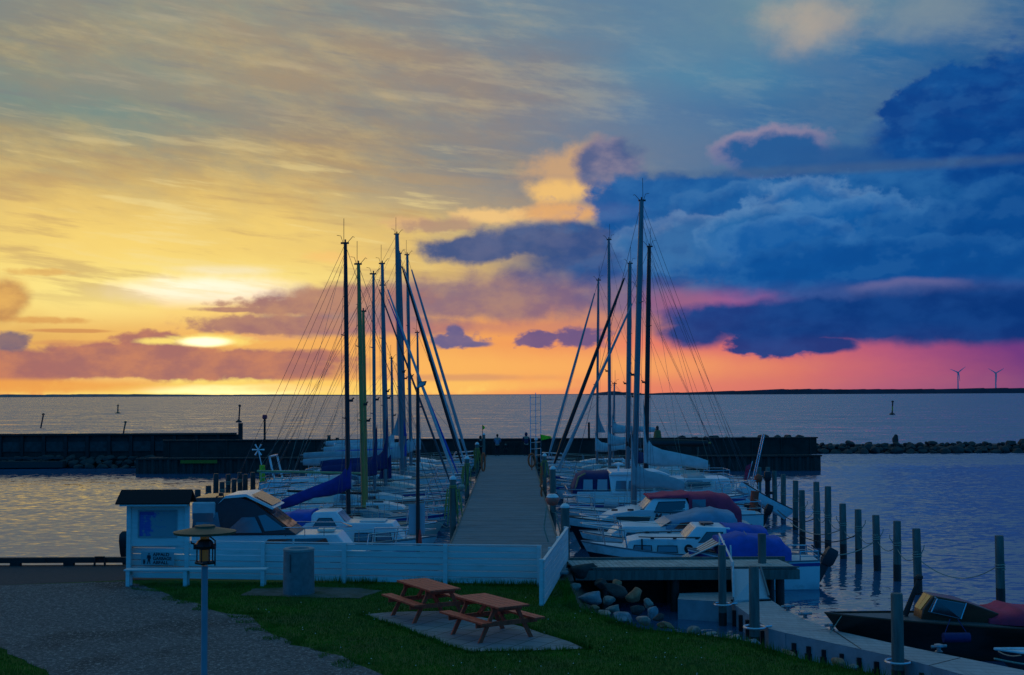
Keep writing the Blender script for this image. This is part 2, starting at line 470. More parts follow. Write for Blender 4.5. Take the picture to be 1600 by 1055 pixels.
wetwood = mat('wet_pile_wood', (.022,.024,.02), .45, var=.3, scale=3, bump=.4, stretch=(3,3,.5))
deckw = mat('pier_planks', (.17,.235,.25), .8, var=.35, scale=2.2, bump=.4, bscale=14, stretch=(.5,6,6), dark=(.10,.125,.12), spec=.15)
darkw = mat('tarred_timber', (.022,.022,.02), .8, var=.4, scale=2, bump=.4)
tablew = mat('red_brown_stain', (.66,.085,.04), .5, var=.28, scale=2.5, bump=.35, bscale=12, stretch=(4,4,.5), dark=(.36,.045,.03), spec=.25)
concrete = mat('concrete', (.30,.31,.30), .85, var=.2, scale=4, bump=.3, dark=(.2,.21,.2))
pont = mat('pontoon_planks', (.40,.42,.42), .6, var=.14, scale=3, bump=.3, stretch=(4,.5,4), dark=(.27,.29,.29))
def plank_lines(m, dx_, dy_, w, amt):
    t = m.node_tree; Ex.tree = t; b = t.nodes['Principled BSDF']; g = t.nodes.new('ShaderNodeNewGeometry'); q = t.nodes.new('ShaderNodeSeparateXYZ'); t.links.new(g.outputs['Position'], q.inputs[0])
    k = Ex(q.outputs[0]) * (dx_ / w) + Ex(q.outputs[1]) * (dy_ / w); f = Ex.m('FRACT', k)
    tone = noise(comb(Ex.m('FLOOR', k) * 7.3, 0, 0), 1.7, 1)
    old = b.inputs['Base Color'].links[0].from_socket
    c = mix(smooth(tone, .35, .65) * .35, Ex(old), (.22,.25,.27,1)); c = mix(smooth(f, .10, .03) * amt, c, (.03,.035,.04,1))
    t.links.new(c.s, b.inputs['Base Color'])
plank_lines(pont, .30, .95, .30, .8)
pontside = mat('pontoon_side', (.30,.33,.36), .6, var=.2, scale=3)
rope = mat('pale_rope', (.34,.31,.24), .9, var=.25, scale=20)
roped = mat('dark_rope', (.05,.05,.05), .9, var=.25, scale=20)
ropeg = mat('yellow_green_rope', (.32,.30,.08), .9, var=.3, scale=20)
orange = mat('orange_plastic', (.75,.11,.03), .5, var=.1)
flag_g = mat('green_cloth', (.30,.75,.02), .8, var=.1)
hivis = mat('hivis_cloth', (.36,.62,.03), .8, var=.2)
roofm = mat('roofing_felt', (.008,.008,.009), .9, var=.3, scale=20, bump=.4)
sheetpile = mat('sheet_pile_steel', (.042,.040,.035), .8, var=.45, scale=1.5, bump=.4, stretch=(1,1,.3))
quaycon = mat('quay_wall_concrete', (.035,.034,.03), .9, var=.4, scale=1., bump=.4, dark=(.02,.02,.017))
yellowp = mat('yellow_paint', (.55,.42,.02), .6, var=.15)
mudflat = mat('slope_soil', (.05,.05,.035), .95, var=.3, scale=2, bump=.5)
fender = mat('fender_vinyl', (.50,.54,.58), .5, var=.1)
def glass(name, color, rough=.06):
    m = bpy.data.materials.new(name); m.use_nodes = True; b = m.node_tree.nodes['Principled BSDF']
    b.inputs['Base Color'].default_value = tuple(color) + (1,); b.inputs['Roughness'].default_value = rough
    b.inputs['IOR'].default_value = 1.6; b.inputs['Specular IOR Level'].default_value = .9
    MATS[name] = m; return m
win = glass('dark_window', (.010,.018,.028))
winl = glass('curtained_window', (.10,.14,.18), .15)
brightwin = glass('hazy_perspex', (.35,.42,.46), .2)
def clear_pane():
    m = bpy.data.materials.new('clear_pane'); m.use_nodes = True; t = m.node_tree; t.nodes.clear()
    o = t.nodes.new('ShaderNodeOutputMaterial'); mx = t.nodes.new('ShaderNodeMixShader'); fr = t.nodes.new('ShaderNodeFresnel')
    fr.inputs[0].default_value = 1.6
    tr = t.nodes.new('ShaderNodeBsdfTransparent'); tr.inputs[0].default_value = (.62,.68,.70,1)
    gl = t.nodes.new('ShaderNodeBsdfGlossy'); gl.inputs['Roughness'].default_value = .04
    t.links.new(fr.outputs[0], mx.inputs[0]); t.links.new(tr.outputs[0], mx.inputs[1]); t.links.new(gl.outputs[0], mx.inputs[2]); t.links.new(mx.outputs[0], o.inputs[0])
    return m
clearp = clear_pane()

def ground_mat(name, c_lo, c_hi, scale, rough, bump, bscale, c_patch=None, pscale=.4, grain=None):
    m = bpy.data.materials.new(name); m.use_nodes = True; t = m.node_tree; Ex.tree = t
    b = t.nodes['Principled BSDF']; b.inputs['Roughness'].default_value = rough; b.inputs['Specular IOR Level'].default_value = .25
    g = t.nodes.new('ShaderNodeNewGeometry'); p = Ex(g.outputs['Position'])
    c = ramp(noise(p, scale, 6, .65), [(.3, c_lo + (1,)), (.7, c_hi + (1,))])
    if c_patch: c = mix(smooth(noise(p, pscale, 4, .6), .48, .66) * .8, c, c_patch + (1,))
    if grain:
        c = mix(smooth(noise(p, grain[0], 3, .8), .54, .62) * .8, c, grain[1] + (1,)); c = mix(smooth(noise(p, grain[0] * .8, 3, .8), .44, .38) * .6, c, (.03,.03,.028,1))
    t.links.new(c.s, b.inputs['Base Color'])
    bn = t.nodes.new('ShaderNodeBump'); bn.inputs['Strength'].default_value = bump; bn.inputs['Distance'].default_value = .03
    t.links.new(noise(p, bscale, 4, .6).s, bn.inputs['Height']); t.links.new(bn.outputs[0], b.inputs['Normal'])
    return m
gravel_m = ground_mat('gravel', (.07,.075,.075), (.15,.155,.15), 9, .95, .9, 22, (.05,.055,.052), .45, (15, (.36,.36,.33)))
asphalt_m = ground_mat('asphalt', (.045,.047,.05), (.075,.077,.08), 12, .9, .4, 50, (.06,.062,.062), .3)
lawn_m = ground_mat('turf', (.026,.075,.004), (.06,.15,.007), 5, .95, .8, 18, (.06,.10,.02), .5)

def water_mat():
    m = bpy.data.materials.new('water'); m.use_nodes = True; t = m.node_tree; Ex.tree = t
    b = t.nodes['Principled BSDF']; b.inputs['Base Color'].default_value = (.022,.10,.20,1)
    b.inputs['Roughness'].default_value = .07; b.inputs['IOR'].default_value = 2.3
    g = t.nodes.new('ShaderNodeNewGeometry'); s = t.nodes.new('ShaderNodeSeparateXYZ'); t.links.new(g.outputs['Position'], s.inputs[0])
    x, y = Ex(s.outputs[0]), Ex(s.outputs[1])
    sea = smooth(y, 104, 118)
    far = linear(y, 110, 900, 1, .35)
    gust = smooth(noise(comb(x * .35, y, 4), .045, 3, .6), .35, .68)
    def slope(ex, ey, scale, det, z):
        n = t.nodes.new('ShaderNodeTexNoise'); n.inputs['Scale'].default_value = scale; n.inputs['Detail'].default_value = det; n.inputs['Roughness'].default_value = .55
        t.links.new(comb(x * ex, y * ey, z).s, n.inputs['Vector'])
        q = t.nodes.new('ShaderNodeSeparateColor'); t.links.new(n.outputs['Color'], q.inputs[0])
        return Ex(q.outputs[0]) - .5, Ex(q.outputs[1]) - .5
    x1, y1 = slope(.45, 1.0, 3.8, 3, 0); x2, y2 = slope(.4, 1.0, .55, 3, 7); x3, y3 = slope(.3, 1.0, .12, 2, 3)
    k1 = linear(gust, 0, 1, .22, .40); k1 = k1 + (.85 - k1) * sea; k2 = linear(sea, 0, 1, .06, .55); k3 = linear(sea, 0, 1, .04, .30)
    sx_ = x1 * k1 * .6 + x2 * k2 * .5 + x3 * k3 * .4; sy_ = y1 * k1 + y2 * k2 + y3 * k3 - linear(sea, 0, 1, .07, .19)   # the little waves run in and lean to the shore
    nv = t.nodes.new('ShaderNodeVectorMath'); nv.operation = 'NORMALIZE'; t.links.new(comb(sx_, sy_, 1.).s, nv.inputs[0]); t.links.new(nv.outputs[0], b.inputs['Normal'])
    rg = linear(y, 60, 700, .03, .10); t.links.new(rg.s, b.inputs['Roughness'])
    return m

# ------------------------------------------------------------ the setting: water, land, road, far shores
LAND = 1.1
m_ = MB(); m_.poly([(-14000,-200,0),(14000,-200,0),(14000,16000,0),(-14000,16000,0)])
structure(m_.build('water', water_mat()))
SHORE = [at(884,912,.9), at(905,950,LAND), at(1000,983,LAND), at(1090,992,LAND), at(1160,1001,LAND), at(1250,1030,LAND), at(1330,1047,LAND), at(1410,1062,LAND)]
shore_pts = [(p.x, p.y) for p in SHORE] + [(10.5, 20), (14, 14), (22, 2), (40, -30)]
quay_y = 38.9
land_poly = [(-160, quay_y), (1.72, quay_y)] + shore_pts + [(40, -120), (-160, -120)]
# the quay and the lawn as one sheet with its walls going down into the water
top = [(x, y, LAND) for x, y in land_poly]
b_ = MB(); b_.poly(top, (0, 0, -2.2))
structure(b_.build('ground', lawn_m))
b_ = MB()
rim = [(1.73, 38.95)] + shore_pts                      # the stony slope below the lawn
inn = [Vector((x, y, LAND + .01)) for x, y in rim]
out = []
for i, (x, y) in enumerate(rim):
    a = Vector(rim[max(i - 1, 0)]); c = Vector(rim[min(i + 1, len(rim) - 1)]); d = (c - a).normalized(); nrm = Vector((-d.y, d.x))
    if nrm.x < 0 and nrm.y < 0: nrm = -nrm
    out.append(Vector((x + nrm.x * 1.5, y + nrm.y * 1.5, -.5)))
b_.loft([inn, out])
structure(b_.build('shore_slope', mudflat))
# asphalt road along the quay
def sheet(name, pts, z, m, t=.004):
    b = MB(); b.poly([(x, y, z) for x, y in pts]); return structure(b.build(name, m))
r0, r1 = at(-60,917,LAND), at(250,905,LAND)
sheet('road', [(-160, r0.y - 1.2), (r0.x, r0.y), (r1.x, r1.y), (-1.6, 35.1), (1.66, 35.1), (1.66, quay_y - .01), (-160, quay_y - .01)], LAND + .004, asphalt_m)
# gravel yard with a frayed border to the grass
def wob(pts, amp, seg=.35):
    out = []
    for i in range(len(pts) - 1):
        a, b = Vector(pts[i]), Vector(pts[i + 1]); n = max(1, int((b - a).length / seg))
        for k in range(n):
            p = a.lerp(b, k / n); q = mnoise.noise_vector(Vector((p.x * 1.3, p.y * 1.3, 3))) * amp + mnoise.noise_vector(Vector((p.x * 5, p.y * 5, 8))) * amp * .45
            out.append((p.x + q.x, p.y + q.y))
    out.append(tuple(pts[-1])); return out
GR = [at(x, y, LAND) for x, y in ((205,909),(262,930),(320,948),(390,965),(408,988),(455,1003),(520,1022),(560,1038),(590,1050),(640,1075))]
gp = wob([(p.x, p.y) for p in GR] + [(-1.0, 17), (-1.6, 10)], .30)
GL = [at(x, y, LAND) for x, y in ((95,1075),(70,1048),(40,1030),(0,1012),(-60,996),(-200,970))]
gl = wob([(p.x, p.y) for p in GL], .22)
gravel_poly = [(r0.x * 1 - 60, r0.y - 1.25)] + [(r0.x, r0.y - .01)] + gp + [(-6, 6)] + gl + [(-60, 27)]
sheet('gravel', gravel_poly, LAND + .008, gravel_m)

def far_land(name, prof, dist, color, depth):
    """a low wooded coast: heights in photo pixels above the sea line"""
    b = MB(); N = 420; xs = np.linspace(prof[0][0], prof[-1][0], N)
    hs = np.interp(xs, [p[0] for p in prof], [p[1] for p in prof])
    r0_, r1_, r2_ = [], [], []
    for x, h in zip(xs, hs):
        X = (x - 800) / F_PX * dist
        n = mnoise.noise(Vector((x * .06, 1, dist))) * .35 + mnoise.noise(Vector((x * .35, 7, dist))) * .28
        hh = max(.15, h * (1 + n * .55)) * dist / F_PX
        r0_.append((X, dist, -2)); r1_.append((X, dist + 30, hh)); r2_.append((X, dist + depth, hh * .8))
    b.loft([r0_, r1_, r2_])
    m = mat(name + '_woods', color, .95, var=.3, scale=.02)
    return structure(b.build(name, m))
far_land('coast_hills', [(930,.3),(945,4),(962,6),(990,3.5),(1010,2),(1060,3.4),(1110,4.5),(1160,6),(1260,8.5),(1330,7.2),(1400,7.5),(1480,7),(1560,8),(1640,8),(1900,10),(2500,6)], 4200, (.010,.030,.055), 600)
far_land('far_coast', [(-900,4),(-200,4.5),(0,4.6),(60,3.8),(140,4.5),(200,3.8),(270,3.2),(330,2.2),(420,2.6),(480,2.0),(560,1.4),(700,.9),(850,.7),(940,.4)], 6500, (.34,.18,.16), 600)  # pale reddish base colour stands in for distance haze

# ------------------------------------------------------------ wind turbines on the far coast
def turbine(px, base, hub, rot, label):
    D = 4600.; k = D / F_PX
    p = at(px, base, Y=D); h = at(px, hub, Y=D).z
    t = thing('wind_turbine', label, 'wind turbine', (p.x, D, 0), 0, 'wind turbines on the far coast')
    m = mat('turbine_paint', (.5,.55,.65), .6)
    MB().lathe([(3.0, 0), (1.7, h)], 10).build('tower', m, t, 40)
    MB().box((-2.4, -5, h - 2), (2.4, 6, h + 2.6)).build('nacelle', m, t)
    for k3 in range(3):
        a = rot + k3 * 2 * PI / 3
        d = Vector((math.sin(a), 0, math.cos(a))); s = Vector((math.cos(a), 0, -math.sin(a)))
        R = 33; b = MB(); o = Vector((0, -7, h))
        b.loft([[o + s * -1.6, o + s * 1.6, o + s * .4 + V3(0,1.2,0)], [o + d * 8 + s * -2.4, o + d * 8 + s * 1.6, o + d * 8 + V3(0,1,0)], [o + d * R + s * -.5, o + d * R + s * .5, o + d * R + V3(0,.4,0)]], True, True)
        b.build('blade', m, t)
turbine(1497, 606, 582, math.radians(52), 'distant white wind turbine, left of the pair on the far coast')
turbine(1556, 606, 583, math.radians(-60), 'distant white wind turbine, right of the pair and nearest the photo edge')

# ------------------------------------------------------------ sea marks
def spar(px, ytop, ybot, Y, lean, name, label, cat, cols, head=None, base=False, r=.09):
    b = at(px, ybot, z=0) if Y is None else at(px, ybot, Y=Y); Y = b.y
    H = (ybot - ytop) * Y / F_PX
    t = thing(name, label, cat, (b.x, Y, 0)); tip = V3(lean * H, 0, H)
    n = len(cols)
    for i, c in enumerate(cols):
        MB().tube([tip * (i / n) - V3(0,0,.4 if i == 0 else 0), tip * ((i + 1) / n)], r * (Y / 200 + .35), 8).build('pole_section', mat(c[0], c[1], .5), t, 40)
    R = r * (Y / 200 + .35)
    if base: MB().lathe([(R*4.2, -.3), (R*4.2, .25*H*.3), (R*2, H*.13), (R, H*.2)], 12).build('float', mat(cols[0][0], cols[0][1]), t, 40)
    if head: MB().lathe([(R*.6, 0), (R*2.0, .04*H), (R*2.0, .10*H), (R*.4, .16*H)], 10, tip).build('topmark', mat(head[0], head[1]), t, 40)
BK = ('buoy_black', (.02,.02,.02)); GN = ('buoy_green', (.01,.09,.05)); RD = ('buoy_red', (.5,.03,.02)); YL = ('buoy_yellow', (.5,.35,.03))
spar(63, 649, 669, None, .22, 'spar_buoy', 'black spar buoy with a round top leaning right, at far left of the sea', 'buoy', [BK], BK)
spar(184, 634, 646, None, .02, 'channel_buoy', 'small green upright buoy far out beyond the left breakwater', 'buoy', [GN], GN, True)
spar(192, 661, 680, None, .2, 'spar_buoy', 'leaning green spar buoy just behind the left breakwater wall', 'buoy', [BK, GN], GN)
spar(373, 636, 660, None, .06, 'channel_buoy', 'black pillar buoy with topmarks out beyond the tall breakwater post', 'buoy', [BK], BK, True)
spar(1394, 629, 648, None, .06, 'channel_buoy', 'yellow and black pillar buoy standing in the sea on the right', 'buoy', [BK, YL, BK], BK, True)

# ------------------------------------------------------------ rocks
def rock_mesh(i, sub=3, rough=.28):
    bm = bmesh.new(); bmesh.ops.create_icosphere(bm, subdivisions=sub, radius=1)
    r = random.Random(i); off = Vector((r.uniform(0, 90), r.uniform(0, 90), r.uniform(0, 90)))
    planes = [(Vector((r.gauss(0,1), r.gauss(0,1), r.gauss(0,1))).normalized(), r.uniform(.48, .78)) for _ in range(12)]
    for v in bm.verts:
        p = v.co.copy()
        for n, d in planes:
            q = p.dot(n)
            if q > d: p -= n * (q - d) * .96
        p *= 1 + mnoise.noise(p * 1.2 + off) * rough + mnoise.noise(p * 4 + off) * .05
        v.co = p
    for f in bm.faces: f.smooth = True
    for e in bm.edges:
        if e.calc_face_angle(0) > math.radians(24): e.smooth = False
    me = bpy.data.meshes.new('rock'); bm.to_mesh(me); bm.free(); return me
def rockmat(n, c): return mat('stone_' + n, c, .85, var=.35, scale=1.6, bump=.6, bscale=8)
RG, RR, RB, RP, RK = rockmat('grey', (.23,.22,.19)), rockmat('rust', (.44,.19,.10)), rockmat('blue', (.24,.26,.28)), rockmat('pink', (.46,.30,.24)), rockmat('dark', (.05,.05,.046))
def rock(me, m, p, s, label, group=None, rz=None):
    o = bpy.data.objects.new('rock', me); C.objects.link(o); o.location = p; o.scale = s
    o.rotation_euler = (random.uniform(-.3,.3), random.uniform(-.3,.3), random.uniform(0, 6.28) if rz is None else rz)
    o.material_slots[0].link = 'OBJECT'; o.material_slots[0].material = m
    return tag(o, label, 'rock', group)
RM = [rock_mesh(i) for i in range(8)]
for me in RM: me.materials.append(RG)
# the rubble breakwater on the right and the rubble foot of the left one
lab_r = 'dark boulder among the rubble of the breakwater to the right of the sheet piling'
W0 = 134.
b = MB(); b.loft([[(24, 129.5, -.5), (24, 132, .7), (24, 136, .7), (24, 140, -.5)], [(95, 129.5, -.5), (95, 132, .7), (95, 136, .7), (95, 140, -.5)]])
structure(b.build('rubble_mound', RK))
n = 0
for row, (z, y, s) in enumerate(((.1, 129.6, .7), (.45, 130.6, .66), (.80, 131.8, .6))):
    x = 24.0 if row == 0 else 22.
    while x < 70:
        k = random.uniform(.5, 1.15) * s * .85
        rock(random.choice(RM), RK, (x, y + random.uniform(-.4,.4), z + random.uniform(-.15,.15)), (k * 1.15, k, k * .8), lab_r, 'boulders of the right breakwater'); x += k * 1.75
p = at(1399, 697, Y=132)
rock(RM[2], RK, (p.x, 132, 1.3), (.4, .4, .75), 'pointed boulder standing highest on the right rubble breakwater', 'boulders of the right breakwater')
lab_m = 'dark boulder of the low row behind the moored boats'
x = 14.
while x < 24.6:
    k = random.uniform(.3, .55); rock(random.choice(RM), RK, (x, 106.8, 2.35 + random.uniform(-.15,.1)), (k*1.2, k, k*.8), 'dark stone showing above the breakwater wall behind the right boats', 'stones above the wall behind the right boats'); x += k * 2.1
lab_l = 'grey boulder at the foot of the long breakwater wall on the left'
for row, (z, y) in enumerate(((.05, 109.6), (.4, 110.3), (.75, 110.9))):
    x = -44. + row * .3 if row else -44.
    while x < -29:
        k = random.uniform(.28, .55)
        if not (x < -38 and row == 0): rock(random.choice(RM), RK, (x, y, z), (k * 1.2, k, k * .75), lab_l, 'boulders below the left wall')
        x += k * 2.0

# ------------------------------------------------------------ breakwater walls and the sheet piled platform
def corrug(x0, x1, y, z0, z1, pitch=.62, d=.16):
    b = MB(); r0, r1 = [], []; x = x0; i = 0
    while x < x1:
        yy = y - (d if (i // 2) % 2 == 0 else 0); r0.append((x, yy, z0)); r1.append((x, yy, z1)); x += pitch / 4 if i % 2 == 0 else pitch / 4 * 1.0; i += 1
    b.loft([r0, r1]); return b
PLAT_Y = 101.8
pl = at(234, 736, z=0); pr_ = at(1281, 735, z=0)
xl, xr = pl.x, pr_.x
t = thing('sheet_pile_quay', 'dark corrugated sheet piled platform with a high wall across the harbour mouth', 'quay', (0, PLAT_Y, 0))
def rel(b, o): 
    b.v = [(x - o[0], y - o[1], z - o[2]) for x, y, z in b.v]; return b
O_ = (0, PLAT_Y, 0)
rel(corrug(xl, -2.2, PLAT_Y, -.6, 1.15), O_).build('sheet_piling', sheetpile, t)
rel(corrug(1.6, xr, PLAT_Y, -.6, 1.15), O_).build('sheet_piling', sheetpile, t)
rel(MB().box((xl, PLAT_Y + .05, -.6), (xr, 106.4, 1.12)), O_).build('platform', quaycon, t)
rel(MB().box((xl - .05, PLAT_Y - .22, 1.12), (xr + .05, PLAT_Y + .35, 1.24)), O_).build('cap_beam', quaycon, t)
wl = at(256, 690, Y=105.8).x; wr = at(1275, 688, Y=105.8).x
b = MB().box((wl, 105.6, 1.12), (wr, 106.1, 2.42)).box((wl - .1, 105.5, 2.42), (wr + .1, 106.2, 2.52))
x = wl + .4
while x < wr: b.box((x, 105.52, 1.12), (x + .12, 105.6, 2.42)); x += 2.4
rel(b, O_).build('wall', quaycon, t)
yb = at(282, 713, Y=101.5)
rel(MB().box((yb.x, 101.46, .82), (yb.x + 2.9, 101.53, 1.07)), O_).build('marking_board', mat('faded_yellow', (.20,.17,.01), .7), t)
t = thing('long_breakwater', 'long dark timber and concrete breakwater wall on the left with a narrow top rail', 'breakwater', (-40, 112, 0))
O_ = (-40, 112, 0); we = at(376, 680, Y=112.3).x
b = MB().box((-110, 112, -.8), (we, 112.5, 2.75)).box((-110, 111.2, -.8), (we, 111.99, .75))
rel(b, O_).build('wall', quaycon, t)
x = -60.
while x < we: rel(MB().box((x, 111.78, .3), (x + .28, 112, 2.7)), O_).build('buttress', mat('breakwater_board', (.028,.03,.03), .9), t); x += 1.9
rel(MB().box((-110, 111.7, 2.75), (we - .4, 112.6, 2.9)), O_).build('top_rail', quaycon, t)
b = MB(); x = -60.
k_m = mat('breakwater_panel', (.05,.055,.055), .9, var=.4, scale=2)
while x < we - 1.9: b.box((x + .33, 111.9, 1.35), (x + 1.85, 111.997, 2.2)); x += 1.9
rel(b, O_).build('panel', k_m, t)
b = MB(); b.box((-110, 109.3, .1), (-38.3, 110.6, .62)).box((-60, 109.25, .85), (-38.3, 109.4, 1.0))
tag(b.build('landing_stage', mat('wet_landing_timber', (.03,.035,.035), .7)), 'low dark timber landing stage below the left breakwater wall', 'landing stage')
b = MB(); b.tube([(we + .05, 112, .8), (we + .05, 112, 3.75)], .2, 10)
tag(b.build('breakwater_post', darkw), 'thick dark post standing at the end of the left breakwater wall', 'post')
for px, y0, nm, lab in ((414, 655, 'beacon_pole', 'thin dark pole with a pink-red top mark on the breakwater behind the left boats'), (920, 660, 'beacon_pole', 'short dark pole standing on the wall between the right masts')):
    h = at(px, y0, Y=105.5).z; X = at(px, y0, Y=105.5).x
    t = thing(nm, lab, 'pole', (X, 105.4, 2.5)); MB().tube([(0,0,-.02),(0,0,h-2.5)], .09, 8).build('pole', darkw, t)
    if px == 414: MB().lathe([(.13,0),(.2,.08),(.2,.3),(.13,.36)], 10, (0,0,h-2.5)).build('top_mark', mat('pink_red', (.55,.04,.08)), t)
for px, y0 in ((514, 680), (527, 684)):
    p = at(px, y0, Y=105.4); tag(MB().tube([(p.x, 105.4, 1.24), (p.x, 105.4, p.z)], .14, 8).build('bollard', darkw), 'short dark stub post on the wall behind the left boats, %s' % ('taller one' if px == 514 else 'lower one to the right'), 'post')
# small tan beacon on the wall
p = at(1027, 687, Y=106.0)
t = thing('harbour_beacon', 'small tan round beacon tower with a dark lantern on the wall behind the right boats', 'beacon', (p.x, 105.85, 2.52))
MB().lathe([(.34,0),(.27,.55),(.22,.62)], 12).build('tower', mat('tan_paint', (.22,.14,.04), .7), t, 40)
MB().lathe([(.12,.62),(.12,.86),(.16,.88),(.02,1.0)], 10).build('lantern', blackm, t, 40)

# ------------------------------------------------------------ the pier
PX0, PX1, PY0, PY1 = -2.07, 1.52, 35.0, 103.3
PZ = 1.27
t = thing('pier', 'long straight wooden pier of grey cross planks running out to the wall', 'pier', (0, 39, 0)); O_ = (0, 39, 0)
b = MB(); y = PY0 + .55
while y < PY1:
    w = .145; j = random.uniform(-.02, .02); dz = random.uniform(-.003, .003)
    b.box((PX0 + j, y, PZ - .05 + dz), (PX1 + j + random.uniform(-.01,.01), y + w - .014, PZ + dz)); y += w
rel(b, O_).build('planks', deckw, t)
rel(MB().box((PX0 + .05, 39.0, PZ - .33), (PX0 + .2, PY1, PZ - .055)).box((PX1 - .2, 39.0, PZ - .33), (PX1 - .05, PY1, PZ - .055)).box((-.4, 39.0, PZ - .33), (-.2, PY1, PZ - .055)), O_).build('beam', darkw, t)
rel(MB().box((PX0 - .02, 39.3, PZ - .2), (PX0 + .045, PY1, PZ + .02)).box((PX1 - .045, 39.3, PZ - .2), (PX1 + .02, PY1, PZ + .02)), O_).build('edge_board', oldwood, t)
y = 41.5
while y < 102:
    rel(MB().tube([(PX0 + .3, y, -1.2), (PX0 + .3, y, PZ - .33)], .15, 8).tube([(PX1 - .3, y, -1.2), (PX1 - .3, y, PZ - .33)], .15, 8).box((PX0 + .1, y - .12, PZ - .5), (PX1 - .1, y + .12, PZ - .335)), O_).build('pile', wetwood, t); y += 5.2

# posts along the pier sides with white caps and hanging ropes
white_cap = mat('white_cap_paint', (.75,.75,.72), .5)
def pier_post(px, ybase, side, rope_c, label, cap=True, h=1.72, coil=True, rr=.12):
    p = at(px, ybase, PZ); X = PX0 - .06 - rr if side < 0 else PX1 + .06 + rr
    t = thing('pier_post', label, 'post', (X, p.y, 0), 0, 'posts along the pier')
    MB().lathe([(rr*1.05, -1.2), (rr, PZ), (rr*.97, PZ + h)], 14).build('post', oldwood, t, 40)
    if cap: MB().lathe([(rr*1.08, PZ + h), (rr*1.08, PZ + h + .05), (rr*.6, PZ + h + .13), (.01, PZ + h + .15)], 14).build('cap', white_cap, t, 40)
    if coil:
        b = MB()
        for k in range(7):
            a = random.uniform(0, 6.28); q = rr + .03 + random.uniform(0, .1)
            x, y = q * math.cos(a), q * math.sin(a); dx_ = random.uniform(-.14,.14)
            L = random.uniform(.7, 1.35)
            b.tube([(x, y, PZ + h - .35), (x + dx_, y, PZ + h - .35 - L * .6), (x + dx_ * 1.4, y + .03, PZ + h - .35 - L), (x + dx_ * .4, y - .03, PZ + h - .4 - L * .5), (x - dx_ * .3, y - .02, PZ + h - .35)], .02, 5)
        b.tube([((rr + .02) * math.cos(a), (rr + .02) * math.sin(a), PZ + h - .35 + .01 * a) for a in np.linspace(0, 12.5, 26)], .02, 5)
        b.build('rope', rope_c, t)
    return t
pier_post(718, 821, -1, ropeg, 'grey pier post with white cap and yellow-green rope, nearest on the left side')
pier_post(736.5, 772, -1, ropeg, 'grey pier post with white cap and ropes, second on the left of the pier')
pier_post(751, 737, -1, ropeg, 'grey pier post beside an orange ring, third on the left of the pier')
pier_post(760.5, 714, -1, ropeg, 'grey pier post at the far end of the left pier side, its rope hanging', coil=False)
pier_post(853, 797, 1, roped, 'thick grey pier post with white cap on the right side of the pier', coil=False, rr=.125)
pier_post(872, 848, 1, roped, 'dark pier post topped with an orange and white float, nearest the side fence', coil=False, h=1.15, rr=.15)
pier_post(829, 722, 1, roped, 'grey pier post at the far right corner beside the tall ladder', coil=False, h=1.6)
pier_post(840, 760, 1, ropeg, 'pier post hung with a brown coil of rope on the right side of the pier', h=1.6)
# orange float on the near right post
p = at(865, 785, Y=42.9)
t = thing('mooring_float', 'orange and white round mooring float on top of the near right pier post', 'float', (p.x - .03, 43.1, 0)); 
z0 = 2.44
MB().lathe([(.01, z0 + .0), (.17, z0 + .05), (.235, z0 + .2), (.17, z0 + .36), (.02, z0 + .41)], 14).build('ball', mat('float_red', (.6,.12,.08), .5), t, 50)
MB().lathe([(.20, z0 + .27), (.215, z0 + .30), (.15, z0 + .385), (.10, z0 + .40)], 14).build('band', white_cap, t, 50)
MB().tube([(.1, -.2, z0 - .2), (.25, -.25, z0 - .9), (.1, -.2, z0 - 1.4)], .03, 6).tube([(-.2, -.2, z0), (-.3, -.25, z0 - .7), (-.15, -.25, z0 - 1.2)], .03, 6).build('rope', rope, t)
# orange life ring straps and hoses
def small(name, label, cat, b, m, loc): 
    b.v = [(x - loc[0], y - loc[1], z - loc[2]) for x, y, z in b.v]; o = b.build(name, m, None, 50); o.location = loc; return tag(o, label, cat)
p = at(846, 735, Y=58.5)
b = MB(); 
for k in range(4): b.tube([(p.x + random.uniform(-.05,.05), 58.5, p.z - k * .33 + .2), (p.x + random.uniform(-.08,.08), 58.5, p.z - k * .33 - .05), (p.x + random.uniform(-.05,.05), 58.5, p.z - k * .33 - .2)], .055, 6)
b.tube([(PX1 + .2, 58.5, .2), (PX1 + .2, 58.5, 2.9)], .05, 6)
small('orange_hose', 'bright orange hose hung on a stake beside the right side of the pier', 'hose', b, orange, (p.x, 58.5, 0))
p = at(831, 722, Y=83.)
small('red_lifebuoy', 'small red life ring hung low on the right side of the pier', 'life ring', MB().tube([(p.x + .22 * math.cos(a), 83, 1.9 + .42 * math.sin(a)) for a in np.linspace(0, 6.283, 15)], .07, 6).tube([(p.x, 83, 1.2), (p.x, 83, 2.4)], .04, 6), orange, (p.x, 83, 0))
p = at(755, 722, Y=77)
small('orange_lifebuoy', 'orange life ring hung on the left side of the pier by the third post', 'life ring', MB().tube([(p.x + .1 * math.cos(a), 77.3, 2.1 + .55 * math.sin(a)) for a in np.linspace(0, 6.283, 15)], .06, 6), orange, (p.x, 77.3, 0))
# pale coil on the left side
p = at(728, 757, Y=61)
small('rope_bundle', 'small pale bundle of rope hung between the first two left pier posts', 'rope', MB().lathe([(.02,-.16),(.13,-.08),(.15,.05),(.04,.15)], 8, (PX0 - .12, 55, 2.2)).tube([(PX0-.12,55,1.2),(PX0-.12,55,2.6)],.04,6), rope, (PX0 - .12, 55, 1.2))
